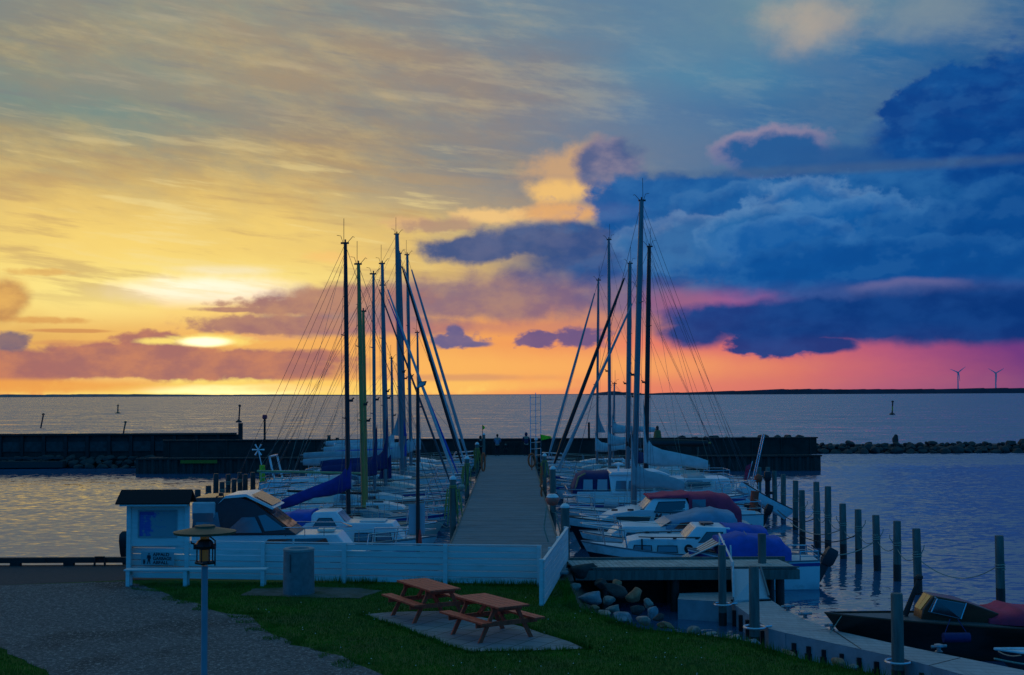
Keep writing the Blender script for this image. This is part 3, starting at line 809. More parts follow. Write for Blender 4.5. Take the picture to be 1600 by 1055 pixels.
# tall ladder frame at the right end of the pier
t = thing('ladder_frame', 'tall thin steel ladder frame at the far right end of the pier', 'ladder', (0, 0, 0))
Yl = 92.; lx = [at(q, 700, Y=Yl).x for q in (829, 837.5, 845)]; zt = at(837, 617, Y=Yl).z
lx0 = lx[0]; t.location = (lx0, Yl, PZ); lx = [q - lx0 for q in lx]; H = zt - PZ
for i, q in enumerate(lx): MB().tube([(q, 0 if i != 1 else .35, 0), (q + (.0 if i else .0), 0 if i != 1 else .35, H + (0, .15, 0)[i])], .028, 6).build('upright', steel, t)
b = MB(); z = .5
while z < H: b.tube([(lx[0], 0, z), (lx[1], .35, z)], .02, 5).tube([(lx[1], .35, z), (lx[2], 0, z + .05)], .02, 5); z += .46
b.build('rungs', steel, t)
# flags near the end of the pier
def flagpole(px, ybot, ytop, Y, label, w=.5):
    p = at(px, ybot, Y=Y); q = at(px, ytop, Y=Y)
    t = thing('marker_flag', label, 'flag', (p.x, Y, p.z)); H = q.z - p.z
    MB().tube([(0,0,0),(0,0,H)], .022, 6).build('staff', blackm, t)
    rows = []
    for k in range(5):
        s = k / 4; rows.append([(s * w, .06 * math.sin(s * 7), H - s * .15), (s * w, .06 * math.sin(s * 7 + .5), H - .42 + s * .18)])
    MB().loft(rows).build('flag', flag_g, t)
flagpole(845, 700, 679, 90, 'small bright green flag on a thin staff at the right end of the pier', .75)
flagpole(754, 700, 664, 98, 'thin staff with a tiny green pennant at the left end of the pier', .18)
# railing at the end of the pier
t = thing('pier_railing', 'dark railing closing the far end of the pier', 'railing', (0, 103, PZ))
b = MB()
for k in range(9): b.tube([(-1.9 + k * .41, 0, 0), (-1.9 + k * .41, 0, 1.0)], .035, 6)
b.build('balusters', darkw, t); MB().box((-1.95, -.05, 1.0), (1.45, .05, 1.07)).box((-1.95, -.025, .5), (1.45, .025, .56)).build('rails', darkw, t)

# ------------------------------------------------------------ people at the end of the pier
skin = mat('skin', (.40,.24,.17), .6, var=.05)
def skinned(name, joints, edges, m, parent, sub=2):
    me = bpy.data.meshes.new(name); me.from_pydata([j[0] for j in joints], edges, [])
    o = bpy.data.objects.new(name, me); C.objects.link(o)
    sk = o.modifiers.new('skin', 'SKIN'); sk.use_smooth_shade = True
    if not me.skin_vertices: 
        bpy.context.view_layer.objects.active = o
    for i, j in enumerate(joints):
        r = j[1] if isinstance(j[1], tuple) else (j[1], j[1])
        me.skin_vertices[0].data[i].radius = r
    me.skin_vertices[0].data[0].use_root = True
    ss = o.modifiers.new('sub', 'SUBSURF'); ss.levels = sub; ss.render_levels = sub
    me.materials.append(m); o.parent = parent; return o
def person(loc, rz, h, jacket, trousers, label, hood=None, hair=(.03,.02,.015), arms='down', lean=0.):
    t = thing('person', label, 'person', loc, rz)
    s = h / 1.75
    def P(x, y, z): return (x * s, (y + lean * max(0, z - .9)) * s, z * s)
    # facing +y; body, one surface
    if arms == 'rail':
        ar = [P(.20,0,1.42), P(.25,.10,1.18), P(.19,.34,1.08), P(.17,.43,1.07)]
    else:
        ar = [P(.20,0,1.42), P(.25,-.01,1.14), P(.25,.06,.88), P(.25,.09,.78)]
    J = [(P(0,0,.95), (.15*s,.11*s)), (P(0,0,1.15), (.14*s,.10*s)), (P(0,0,1.38), (.17*s,.11*s)), (P(0,0,1.49), .06*s), (P(0,.02,1.60), (.075*s,.095*s)), (P(0,.02,1.69), (.07*s,.09*s))]
    E = [(0,1),(1,2),(2,3),(3,4),(4,5)]
    for sd in (1, -1):
        b0 = len(J)
        J += [((ar[0][0]*sd, ar[0][1], ar[0][2]), .062*s), ((ar[1][0]*sd, ar[1][1], ar[1][2]), .047*s), ((ar[2][0]*sd, ar[2][1], ar[2][2]), .034*s), ((ar[3][0]*sd, ar[3][1], ar[3][2]), (.03*s,.045*s))]
        E += [(2,b0),(b0,b0+1),(b0+1,b0+2),(b0+2,b0+3)]
        c0 = len(J)
        J += [(P(.10*sd,0,.86), .092*s), (P(.11*sd,.02,.49), .062*s), (P(.115*sd,-.02,.10), .044*s), (P(.12*sd,.13,.045), (.04*s,.03*s))]
        E += [(0,c0),(c0,c0+1),(c0+1,c0+2),(c0+2,c0+3)]
    skinned('body', J, E, skin, t)
    # nose and ears are part of the face
    jk = [(P(0,0,.84), (.185*s,.14*s)), (P(0,0,1.12), (.17*s,.13*s)), (P(0,0,1.40), (.19*s,.13*s)), (P(0,0,1.50), (.08*s,.08*s))]
    je = [(0,1),(1,2),(2,3)]
    for sd in (1, -1):
        b0 = len(jk)
        jk += [((ar[0][0]*sd, ar[0][1], ar[0][2]), .085*s), ((ar[1][0]*sd, ar[1][1], ar[1][2]), .068*s), ((ar[2][0]*sd, ar[2][1], ar[2][2]), .052*s)]
        je += [(2,b0),(b0,b0+1),(b0+1,b0+2)]
    skinned('jacket', jk, je, jacket, t)
    tj = [(P(0,0,.93), (.16*s,.125*s))]; te = []
    for sd in (1, -1):
        c0 = len(tj); tj += [(P(.10*sd,0,.82), .11*s), (P(.11*sd,.02,.49), .082*s), (P(.115*sd,-.02,.10), .07*s)]; te += [(0,c0),(c0,c0+1),(c0+1,c0+2)]
    skinned('trousers', tj, te, trousers, t)
    for sd in (1, -1):
        MB().loft([[P(.12*sd-.045,-.09,0),P(.12*sd+.045,-.09,0),P(.12*sd+.045,-.09,.1),P(.12*sd-.045,-.09,.1)],[P(.12*sd-.05,.04,0),P(.12*sd+.05,.04,0),P(.12*sd+.04,.04,.09),P(.12*sd-.04,.04,.09)],[P(.12*sd-.04,.19,0),P(.12*sd+.04,.19,0),P(.12*sd+.03,.18,.045),P(.12*sd-.03,.18,.045)]], True, True).build('shoe', rubber, t, 50)
    c = Vector(P(0, .0, 1.64)); bm = bmesh.new(); bmesh.ops.create_icosphere(bm, subdivisions=3, radius=1)
    k = 1.25 if hood else 1.0
    for v in bm.verts:
        q = v.co; v.co = Vector((q.x * .096 * k, q.y * .112 * k - (.0 if q.y > .2 else .015), q.z * .125 * k)) * s
        if q.y > .35 and q.z < .35: v.co.y *= .35
        if hood and q.z > .8: v.co.z += .03
    for f in bm.faces: f.smooth = True
    me = bpy.data.meshes.new('hood' if hood else 'hair'); bm.to_mesh(me); bm.free()
    o = bpy.data.objects.new('hood' if hood else 'hair', me); C.objects.link(o); o.parent = t; o.location = c + Vector((0, -.012, .02))
    me.materials.append(hood if hood else mat('dark_hair', hair, .8))
    b = MB(); b.lathe([(.004,-.02),(.014,-.012),(.008,.03)], 6, Vector(P(0,.118,1.62))); b.build('nose', skin, t, 60)
    return t
jn = mat('dark_navy_jacket', (.02,.03,.08), .8); jg = mat('grey_blue_jacket', (.16,.22,.32), .8); jk_ = mat('black_jacket', (.012,.012,.014), .8); tr = mat('dark_trousers', (.014,.015,.02), .85)
person((at(822,711,PZ).x, 102.2, PZ), 0.1, 1.80, jn, tr, 'person in a dark navy hooded coat leaning at the right end of the pier', hood=jn, arms='rail', lean=.06)
person((at(777.5,711,PZ).x, 102.3, PZ), -.1, 1.70, jg, tr, 'person in a grey-blue jacket standing at the pier end beside the left post', arms='rail', lean=.05)
person((at(752,708,PZ).x, 104.2, 1.14), .5, 1.62, jk_, tr, 'person in black with hood up standing left of the pier end', hood=jk_, arms='down')
person((at(790,711,PZ).x, 105.0, 1.14), 0, 1.12, jk_, tr, 'small person in black, a child between the two grown-ups at the pier end', arms='down')

# ------------------------------------------------------------ mooring posts in the water
def mooring_post(px, ybase, ytop, r, label, group, wet=.55, m=oldwood, dia=None):
    p = at(px, ybase, 0); H = at(px, ytop, Y=p.y).z
    t = thing('mooring_post', label, 'post', (p.x, p.y, 0), random.uniform(0, 6), group)
    t.rotation_euler = (random.uniform(-.012,.012), random.uniform(-.02,.02), random.uniform(0,6))
    MB().lathe([(r*1.02, wet), (r*1.0, H*.7), (r*.98, H - .02), (r*.9, H)], 14).build('dry_post', m, t, 40)
    MB().lathe([(r*1.03, -1.5), (r*1.03, wet)], 14).build('wet_foot', wetwood, t, 40)
    if ybase > 790 or random.random() < .5:
        b = MB(); z = H * random.uniform(.5, .62)
        b.tube([((r + .012) * math.cos(a), (r + .012) * math.sin(a), z + .012 * a) for a in np.linspace(0, 15, 30)], .017, 5)
        b.tube([(-r, 0, z + .1), (-r - .12, .02, z + .28), (-r - .13, 0, z + .4)], .014, 5)
        b.build('rope_wrap', rope, t)
    return p, H
gR = 'mooring posts in the water right of the boats'
ordn = ['nearest', 'second', 'third', 'fourth', 'fifth', 'sixth', 'seventh', 'eighth', 'ninth', 'tenth', 'eleventh', 'twelfth', 'thirteenth', 'fourteenth']
rp = [(1435,929,826),(1402,908,814),(1371,892,805),(1342,881,796),(1318,873,787),(1294,866,760),(1278,856,768),(1276,846,753),(1254,852,766),(1243,828,751),(1224,812,741),(1211,800,736),(1200,790,730),(1186,784,730)]
RPO = [mooring_post(x, yb, yt, .125, 'bare wooden mooring post, %s from the shore in the row right of the boats' % ordn[i], gR) for i, (x, yb, yt) in enumerate(rp)]
RPZ = mooring_post(1564, 949, 837, .128, 'lone wooden mooring post standing behind the dark wooden motorboat', gR)
gL = 'mooring posts in the water left of the boats'
lp = [(395,778,738),(383,783,741),(375,778,738),(365,785,749),(356,782,741),(347,792,753),(337,790,740),(325,800,759),(309,812,765)]
for i, (x, yb, yt) in enumerate(lp): mooring_post(x, yb, yt, .15, 'wooden mooring post behind the near left cabin cruiser, %s from the right of its cluster' % ordn[i].replace('nearest', 'first'), gL, m=wetwood)
for x, yb, yt in ((438, 757, 741), (447, 757, 742)): mooring_post(x, yb, yt, .15, 'dark stub post left of the far sailboats, %s of the close pair' % ('left' if x == 438 else 'right'), gL, m=wetwood)

# sagging lines between the posts
def line(a, b, sag, r, m, label, name='mooring_line'):
    a, b = Vector(a), Vector(b); pts = []
    for k in range(13):
        s = k / 12; p = a.lerp(b, s); p.z -= sag * 4 * s * (1 - s); pts.append(p - a)
    o = MB().tube(pts, r, 5).build(name, m); o.location = a; return tag(o, label, 'rope', 'mooring lines by the boats')
chain = [RPZ] + RPO[:9]
for i in range(len(chain) - 1):
    (p, H), (q, K) = chain[i], chain[i + 1]
    line((p.x, p.y, H * .6), (q.x, q.y, K * .55), .28 if i else .5, .014, rope, 'thin line sagging from the %s to the %s post of the right row' % ('lone' if i == 0 else ordn[i-1], ordn[i]))
for i, (px, py, bz) in enumerate(((1262,850,.8),(1240,842,.9),(1235,830,.9),(1215,812,1.0))):
    (p, H) = RPO[[2,3,4,6][i]]; Yb = [44.5, 49, 52.5, 57][i]
    q = at(px, py, Y=Yb); line((p.x, p.y, H * .55), (q.x, q.y, bz), .35, .02, roped if i % 2 else rope, 'stern line sagging from the %s post of the right row to a boat' % ordn[[2,3,4,6][i]])

# ------------------------------------------------------------ posts by the pontoon and on the jetty
def big_post(px, ytop, ybot, z, r, label, collar=True):
    p = at(px, ybot, z); H = at(px, ytop, Y=p.y).z
    t = thing('guide_post', label, 'post', (p.x, p.y, 0), 0, 'stout posts by the floating pontoon')
    MB().lathe([(r*1.03, .35), (r, H*.6), (r*.98, H - .03), (r*.86, H)], 16).build('post', oldwood, t, 40)
    MB().lathe([(r*1.05, -1.5), (r*1.05, .35)], 16).build('wet_foot', wetwood, t, 40)
    if collar: MB().tube([((r + .13) * math.cos(a), (r + .13) * math.sin(a), z + .02) for a in np.linspace(0, 6.283, 19)], .028, 6).tube([(r + .12, 0, z + .02), (r + .3, .1, z + .02)], .03, 6).build('collar', steel, t)
big_post(1129, 852, 945, .55, .105, 'stout post with a steel collar left of the gangway')
big_post(1179, 885, 981, .55, .125, 'stout post with a steel collar at the bend of the pontoon, right of the gangway')
big_post(1403, 927, 1035, .5, .128, 'stout post in front of the dark wooden motorboat, nearest the camera')
p = at(1191, 880, 1.25); H = at(1191, 834, Y=p.y).z
tag(MB().lathe([(.12, -1), (.12, H)], 12, (p.x, p.y, 0)).build('jetty_post', oldwood), 'thin grey post rising through the far side of the small wooden jetty', 'post')

# ------------------------------------------------------------ white board fences
FA = at(199, 905, LAND); FB = at(846, 916.5, LAND)
def fence(a, b, h, posts, label, nb=6, side=-1):
    a, b = Vector(a), Vector(b); L = (b - a).length; rz = math.atan2(b.y - a.y, b.x - a.x)
    t = thing('board_fence', label, 'fence', a, rz)
    m = MB(); bh = (h - .06) / nb
    xs = [0] + posts[1:-1] + [L]
    for k in range(nb):
        for i in range(len(xs) - 1):
            z = .05 + k * bh; j = random.uniform(-.006, .006); s_ = random.uniform(-.004, .004)
            vs = []; m.add([(xs[i]+.004, .0, z + j), (xs[i+1]-.004, .0, z + s_), (xs[i+1]-.004, .024, z + s_), (xs[i]+.004, .024, z + j),
                   (xs[i]+.004, .0, z + j + bh - .017), (xs[i+1]-.004, .0, z + s_ + bh - .017), (xs[i+1]-.004, .024, z + s_ + bh - .017), (xs[i]+.004, .024, z + j + bh - .017)],
                   [(0,3,2,1),(4,5,6,7),(0,1,5,4),(1,2,6,5),(2,3,7,6),(3,0,4,7)])
    m.build('boards', paint, t)
    MB().box((0, -.012, h - .004), (L, .06, h + .022)).build('cap_board', paint, t)
    for x in posts: MB().box((x - .055, side * .005 - .10 if side < 0 else .03, -.2), (x + .055, -.004 if side < 0 else .13, h + .035)).build('post', paint, t, bevel=.006)
    return t
L = (FB - FA).length
fence(FA, FB, 1.06, [0.06, L * .34, L * .537, L * .778, L - .05], 'long white board fence across the head of the pier, behind the picnic tables')
SA = at(851, 947, LAND); SB = Vector((1.66, 38.6, LAND))
Ls = (SB - SA).length
fence(SA, SB, 1.08, [0.05, Ls * .32, Ls * .65, Ls - .05], 'short white board fence running back at right angles to the water from the lawn', side=1)

# ------------------------------------------------------------ shelter with the chart board
sh = at(203, 906, LAND); sr = at(291, 907, LAND); W = sr.x - sh.x; SY = sh.y - .12
t = thing('notice_shelter', 'white notice board shelter with dark pitched roof and blue chart at the fence end', 'notice board', (sh.x, SY, LAND))
zt = at(245, 786, Y=SY).z - LAND
for x in (0, W): MB().box((x - .06, -.05, -.1), (x + .06, .07, zt - .01)).build('post', paint, t, bevel=.006)
zb = at(245, 853, Y=SY).z - LAND
MB().box((.06, .0, zb), (W - .06, .03, zt - .10)).build('back_panel', paint, t)
fm = mat('chart_frame', (.30,.33,.35), .6)
p0 = at(216, 797, Y=SY); p1 = at(277, 840, Y=SY); X0, X1, Z0, Z1 = p0.x - sh.x, p1.x - sh.x, p1.z - LAND, p0.z - LAND
MB().box((X0, -.03, Z0), (X1, -.002, Z0 + .04)).box((X0, -.03, Z1 - .04), (X1, -.002, Z1)).box((X0, -.03, Z0 + .041), (X0 + .04, -.002, Z1 - .041)).box((X1 - .04, -.03, Z0 + .041), (X1, -.002, Z1 - .041)).build('chart_frame', fm, t)
cm = bpy.data.materials.new('sea_chart'); cm.use_nodes = True; Ex.tree = cm.node_tree; tt = cm.node_tree
g = tt.nodes.new('ShaderNodeTexCoord'); s = tt.nodes.new('ShaderNodeSeparateXYZ'); tt.links.new(g.outputs['Object'], s.inputs[0]); ox, oz = Ex(s.outputs[0]), Ex(s.outputs[2])
q = noise(Ex(g.outputs['Object']), 3.2, 7, .7)
f = smooth(q + (ox - X0) * .42 - (oz - Z0) * .16, .56, .64)
c = mix(f, (.03,.11,.42,1), (.24,.33,.36,1)); 
bl = Ex.m('MULTIPLY', smooth(oz, Z1 - .14, Z1 - .13), smooth(ox, X0 + .45, X0 + .44)); c = mix(bl, c, (.02,.07,.35,1))
wv = smooth(Ex.m('FRACT', oz * 14), .8, .9) * (1 - f); c = mix(wv * .4, c, (.1,.22,.5,1))
tt.links.new(c.s, tt.nodes['Principled BSDF'].inputs['Base Color']); tt.nodes['Principled BSDF'].inputs['Roughness'].default_value = .25
MB().box((X0 + .042, -.015, Z0 + .042), (X1 - .042, -.004, Z1 - .042)).build('chart', cm, t)
rl, rr_ = at(187, 784, Y=SY).x - sh.x, at(302, 784, Y=SY).x - sh.x; zr = at(245, 765, Y=SY).z - LAND
b = MB(); zt2 = zt + .02
b.loft([[(rl, -.42, zt2), (rl + .04, .02, zr), (rl, .42, zt2), (rl, .36, zt2 - .03), (rl + .04, .02, zr - .05), (rl, -.38, zt2 - .03)], [(rr_, -.42, zt2), (rr_ - .03, .02, zr), (rr_, .42, zt2), (rr_, .36, zt2 - .03), (rr_ - .03, .02, zr - .05), (rr_, -.38, zt2 - .03)]], True, True)
b.build('roof', roofm, t)
MB().box((rl + .1, -.36, zt - .06), (rr_ - .1, -.32, zt + .0)).box((-.06, -.045, zt - .1), (W + .06, .05, zt - .012)).build('roof_beam', paint, t)

# waste sign on the fence
q0 = at(222, 862, Y=FA.y - .16); q1 = at(276, 881.5, Y=FA.y - .16)
t = thing('waste_sign', 'pale sign with walking figure and the words AFFALD GARBAGE ABFALL under the chart', 'sign', (q0.x, FA.y - .17 + (q0.x - FA.x) * (FB.y - FA.y) / (FB.x - FA.x), q1.z), math.atan2(FB.y - FA.y, FB.x - FA.x))
w, h = q1.x - q0.x, q0.z - q1.z
MB().box((0, -.01, 0), (w, .0, h)).build('panel', mat('sign_plate', (.33,.42,.44), .5, var=.05), t)
ink = mat('sign_ink', (.008,.008,.02), .6, var=.02)
b = MB()
def flat(pts, mi=0): b.poly([(x * w, -.012, z * h) for x, z in pts], (0, -.002, 0), mi)
cx = .24
flat([(cx + .022 * math.cos(a), .86 + .075 * math.sin(a)) for a in np.linspace(0, 5.9, 12)])
flat([(cx-.05,.76),(cx+.05,.76),(cx+.062,.5),(cx+.045,.42),(cx+.035,.62),(cx+.03,.42),(cx+.05,.06),(cx+.02,.06),(cx,.38),(cx-.03,.06),(cx-.058,.06),(cx-.03,.42),(cx-.035,.62),(cx-.05,.42),(cx-.068,.5)])
flat([(.06,.36),(.13,.36),(.12,.06),(.07,.06)]); flat([(.05,.42),(.14,.42),(.14,.385),(.05,.385)])
b.build('walking_figure', ink, t)
def text(body, size, loc, m, parent, name, rz=0, width=None, italic=False):
    cu = bpy.data.curves.new(name, 'FONT'); cu.body = body; cu.size = size; cu.extrude = .001; cu.offset = .004 * (size / .13)
    if italic: cu.shear = .35
    o = bpy.data.objects.new(name, cu); C.objects.link(o); bpy.context.view_layer.update()
    dg = bpy.context.evaluated_depsgraph_get(); me = bpy.data.meshes.new_from_object(o.evaluated_get(dg))
    bpy.data.objects.remove(o); n = bpy.data.objects.new(name, me); C.objects.link(n); me.materials.clear(); me.materials.append(m)
    n.parent = parent; n.location = loc; n.rotation_euler = (PI / 2, 0, rz)
    if width: n.scale = (width / max(.01, n.dimensions.x), 1, 1)
    return n
for i, wd in enumerate(('AFFALD', 'GARBAGE', 'ABFALL')): text(wd, .125, (w * .36, -.013, h * (.70 - i * .315)), ink, t, 'lettering', width=w * (.50, .56, .48)[i])

# plank bench along the fence
ba = at(197, 881, Y=34.6); bb = at(418, 881, Y=34.6)
t = thing('plank_bench', 'long white plank bench standing in front of the fence below the waste sign', 'bench', (ba.x, 34.55, LAND)); W = bb.x - ba.x; zs = .46
MB().box((0, -.17, zs - .04), (W, -.005, zs)).box((0, .005, zs - .04), (W, .17, zs)).build('seat', paint, t, bevel=.005)
for x in (.1, W * .43, W - .1): MB().box((x - .05, -.15, 0), (x + .05, -.07, zs - .042)).box((x - .05, .07, 0), (x + .05, .15, zs - .042)).box((x - .045, -.069, zs - .14), (x + .045, .069, zs - .042)).build('leg', paint, t)

# ------------------------------------------------------------ foreground lamp
p = at(318, 1200, Y=12.6)
t = thing('garden_lamp', 'grey lamp post with a flat disc shade and small amber lantern, in the gravel foreground', 'street lamp', (p.x, 12.6, LAND))
polem = mat('lamp_pole_paint', (.20,.25,.30), .45, var=.08)
zz = lambda py: at(318, py, Y=12.6).z - LAND
MB().lathe([(.045, 0), (.045, .9), (.034, .92), (.032, zz(884))], 14).build('pole', polem, t, 40)
shade = mat('weathered_shade', (.075,.08,.045), .6, var=.3, scale=9)
zd = zz(829)
MB().lathe([(.298, zd - .022), (.302, zd - .008), (.20, zd + .012), (.10, zd + .03), (.10, zd + .048), (.012, zd + .06)], 40).build('disc_shade', shade, t, 30)
MB().lathe([(.295, zd - .030), (.298, zd - .024)], 40).build('shade_rim', mat('shade_edge', (.12,.15,.10), .5), t)
amber = bpy.data.materials.new('amber_glass'); amber.use_nodes = True; bs = amber.node_tree.nodes['Principled BSDF']
bs.inputs['Base Color'].default_value = (.26,.15,.045,1); bs.inputs['Roughness'].default_value = .2
bs.inputs['Emission Color'].default_value = (1,.55,.12,1); bs.inputs['Emission Strength'].default_value = .015
MB().lathe([(.045, zz(842)), (.045, zz(834))], 12).build('upper_glass', amber, t, 40)
MB().lathe([(.052, zz(876)), (.052, zz(858))], 16).build('lantern_glass', amber, t, 40)
zA, zB = zz(858), zz(842)
MB().lathe([(.095, zz(880) - .01), (.10, zz(879)), (.085, zz(876))], 4).build('lantern_base', blackm, t)
b = MB().lathe([(.075, zA), (.095, zA + .03), (.075, zB - .02), (.04, zB)], 8)
b.build('lantern_housing', blackm, t)
for s_ in (-1, 1): MB().box((s_ * .0925 - .0125, -.03, zA), (s_ * .0925 + .0125, .03, zA + .05)).build('side_lug', blackm, t)
b = MB()
for a in np.linspace(0, 2 * PI, 7)[:-1]: b.tube([(.075 * math.cos(a + .3), .075 * math.sin(a + .3), zz(878)), (.075 * math.cos(a + .3), .075 * math.sin(a + .3), zA + .01)], .007, 5)
b.build('cage_bars', blackm, t)
MB().tube([(.10, 0, zz(884)), (.10, 0, zz(845)), (.03, 0, zz(836))], .008, 5).tube([(-.10, 0, zz(850)), (-.13, 0, zz(849)), (-.135, 0, zz(846))], .009, 5).build('bracket', blackm, t)

# ------------------------------------------------------------ litter bin
p = at(466, 928, LAND); r = 23.5 / F_PX * p.y; H = 70 / F_PX * p.y
t = thing('litter_bin', 'round grey concrete litter bin on the grass in front of the white fence', 'litter bin', (p.x, p.y + r * .2, LAND))
MB().lathe([(r*1.06, 0), (r*1.04, .05), (r, H*.93), (r*.98, H*.94)], 28).build('body', mat('bin_concrete', (.155,.17,.175), .85, var=.2, scale=5, bump=.3, dark=(.11,.12,.12)), t, 40)
MB().lathe([(r*1.02, H*.94), (r*1.03, H*.985), (r*.97, H), (r*.70, H*1.0), (r*.66, H*.95)], 28).build('rim', concrete, t, 40)
MB().box((-r*.42, -r*1.0, H*.5), (-r*.405, -r*.92, H*.9)).build('seam', blackm, t)
P_ = [at(x, y, LAND) for x, y in ((378,931),(395,921),(470,917),(560,920),(600,924),(560,936),(470,934))]
pave = bpy.data.materials.new('paving'); pave.use_nodes = True; tt = pave.node_tree; Ex.tree = tt
g = tt.nodes.new('ShaderNodeNewGeometry'); mp = tt.nodes.new('ShaderNodeMapping'); mp.inputs['Rotation'].default_value = (0,0,.5); tt.links.new(g.outputs['Position'], mp.inputs[0])
bk = tt.nodes.new('ShaderNodeTexBrick'); bk.inputs['Scale'].default_value = 1.; bk.inputs['Mortar Size'].default_value = .012; bk.inputs['Brick Width'].default_value = .5; bk.inputs['Row Height'].default_value = .5; bk.offset = 0
bk.inputs['Color1'].default_value = (.27,.285,.28,1); bk.inputs['Color2'].default_value = (.21,.225,.225,1); bk.inputs['Mortar'].default_value = (.05,.06,.04,1)
tt.links.new(mp.outputs[0], bk.inputs['Vector'])
c = mix(smooth(noise(Ex(g.outputs['Position']), 2.2, 6, .7), .5, .72) * .7, Ex(bk.outputs[0]), (.13,.145,.12,1))
tt.links.new(c.s, tt.nodes['Principled BSDF'].inputs['Base Color']); tt.nodes['Principled BSDF'].inputs['Roughness'].default_value = .85
slab2 = wob([(q.x, q.y) for q in P_] + [(P_[0].x, P_[0].y)], .10)[:-1]
sheet('bin_paving', slab2, LAND + .012, ground_mat('worn_paving', (.06,.07,.05), (.14,.15,.13), 4, .9, .5, 20, (.04,.07,.02), 1.2))

# ------------------------------------------------------------ picnic tables
SL = [at(x, y, LAND) for x, y in ((566,961),(612,957),(700,955),(790,973),(848,990),(914,1014),(850,1017),(738,1019),(690,1005),(640,985))]
slab1 = wob([(q.x, q.y) for q in SL] + [(SL[0].x, SL[0].y)], .07)[:-1]
sheet('table_paving', slab1, LAND + .012, pave)
def picnic(c4, label):
    P = [at(x, y, LAND + .75) for x, y in c4]
    a = (P[0] + P[1]) / 2; b = (P[2] + P[3]) / 2; c = (a + b) / 2; d = b - a; rz = math.atan2(d.y, d.x)
    L = min(d.length, 2.15); print('table', L, (P[0] - P[1]).length)
    t = thing('picnic_table', label, 'picnic table', (c.x, c.y, LAND + .012), rz, 'picnic tables on the paving'); hx = L / 2
    m = MB(); n = 5; w = .76 / n
    for k in range(n): m.box((-hx, -.38 + k * w + .004, .705), (hx, -.38 + (k + 1) * w - .004, .745))
    m.build('tabletop', tablew, t, bevel=.004)
    for s in (-1, 1):
        m = MB()
        for k in range(2): y0 = s * .60 + (k - .5) * .135 + (s * .03); m.box((-hx, y0 - .063, .415), (hx, y0 + .063, .455))
        m.build('seat', tablew, t, bevel=.004)
    for e in (-1, 1):
        x = e * (hx - .34)
        for s in (-1, 1):
            m = MB(); A, B = V3(x, s * .24, .70), V3(x, s * .62, .0)
            dd = (B - A).normalized()
            ha = V3(0, .048, 0)
            m.add([A + ha - V3(.022,0,0), A - ha - V3(.022,0,0), B - ha - V3(.022,0,0), B + ha - V3(.022,0,0), A + ha + V3(.022,0,0), A - ha + V3(.022,0,0), B - ha + V3(.022,0,0), B + ha + V3(.022,0,0)],
                  [(0,3,2,1),(4,5,6,7),(0,1,5,4),(1,2,6,5),(2,3,7,6),(3,0,4,7)])
            m.build('leg', tablew, t, bevel=.003)
        MB().box((x + .024, -.74, .315), (x + .066, .74, .413)).build('seat_beam', tablew, t, bevel=.003)
        MB().box((x + .024, -.36, .61), (x + .066, .36, .703)).build('top_beam', tablew, t)
        MB().beam((x - e * .03, 0, .37), (x - e * .42, 0, .70), .045, .09).build('brace', tablew, t)
picnic(((617.4,906.1),(668,904.3),(721.5,920.3),(671.4,923)), 'red-brown wooden picnic table farther back, nearer the white fence')
picnic(((707.4,929.3),(761.4,929.3),(830,946.6),(777,948.2)), 'red-brown wooden picnic table in front, nearer the camera and the stones')

# ------------------------------------------------------------ quay kerb, light mast
t = thing('quay_kerb', 'dark timber kerb on blocks along the quay edge at the far left', 'kerb', (-30, 38.75, LAND + .004))
b = MB(); bk_ = MB(); x = -40.
while x < 28.:
    b.box((x, -.1, .085), (x + 3.98, .1, .24)); bk_.box((x + .5, -.09, .002), (x + .8, .09, .084)).box((x + 2.9, -.09, .002), (x + 3.2, .09, .084)); x += 4
b.build('beam', darkw, t); bk_.build('block', darkw, t)
p = at(167, 880, LAND)
tag(MB().tube([(p.x - .16, 38.6, LAND), (p.x - .13, 38.6, LAND + .27), (p.x + .13, 38.6, LAND + .27), (p.x + .16, 38.6, LAND)], .035, 6).build('mooring_ring', blackm), 'black iron mooring hoop on the quay edge beside the outboard motor', 'mooring hoop')
MX = at(653, 850, Y=38.1).x; tx = at(651, 607, Y=38.1)
t = thing('light_mast', 'slim black light mast with a floodlight head rising behind the fence left of the pier', 'light mast', (MX, 38.1, LAND))
MB().lathe([(.09, 0), (.085, .1), (.065, .12), (.045, tx.z - LAND)], 12).build('pole', blackm, t, 40)
hz = tx.z - LAND
fl = MB(); fl.add([(-.06,-.12,hz-.02),(.22,-.12,hz+.09),(.26,-.12,hz+.22),(.06,-.12,hz+.2),(-.06,.16,hz-.02),(.22,.16,hz+.09),(.26,.16,hz+.22),(.06,.16,hz+.2)], [(0,1,2,3),(7,6,5,4),(0,4,5,1),(1,5,6,2),(2,6,7,3),(3,7,4,0)])
fl.build('floodlight', mat('floodlight_casing', (.05,.048,.035), .5), t, bevel=.01)
MB().poly([(-.04,-.125,hz+.0),(.2,-.125,hz+.1),(.235,-.125,hz+.19),(.07,-.125,hz+.18)], (0,-.004,0)).build('floodlight_lens', brightwin, t)
q0 = at(638.5, 788, Y=38.2); q1 = at(664, 834, Y=38.2)
t2 = thing('harbour_board', 'blank pale notice board fixed on the light mast behind the fence', 'notice board', (q0.x, 38.19, q1.z))
MB().box((0, 0, 0), (q1.x - q0.x, .025, q0.z - q1.z)).build('panel', mat('board_back', (.42,.47,.52), .6, var=.08), t2)
MB().box((.04, .026, .1), (q1.x - q0.x - .04, .05, .15)).build('batten', steel, t2)
p = at(656.5, 853, Y=38.05)
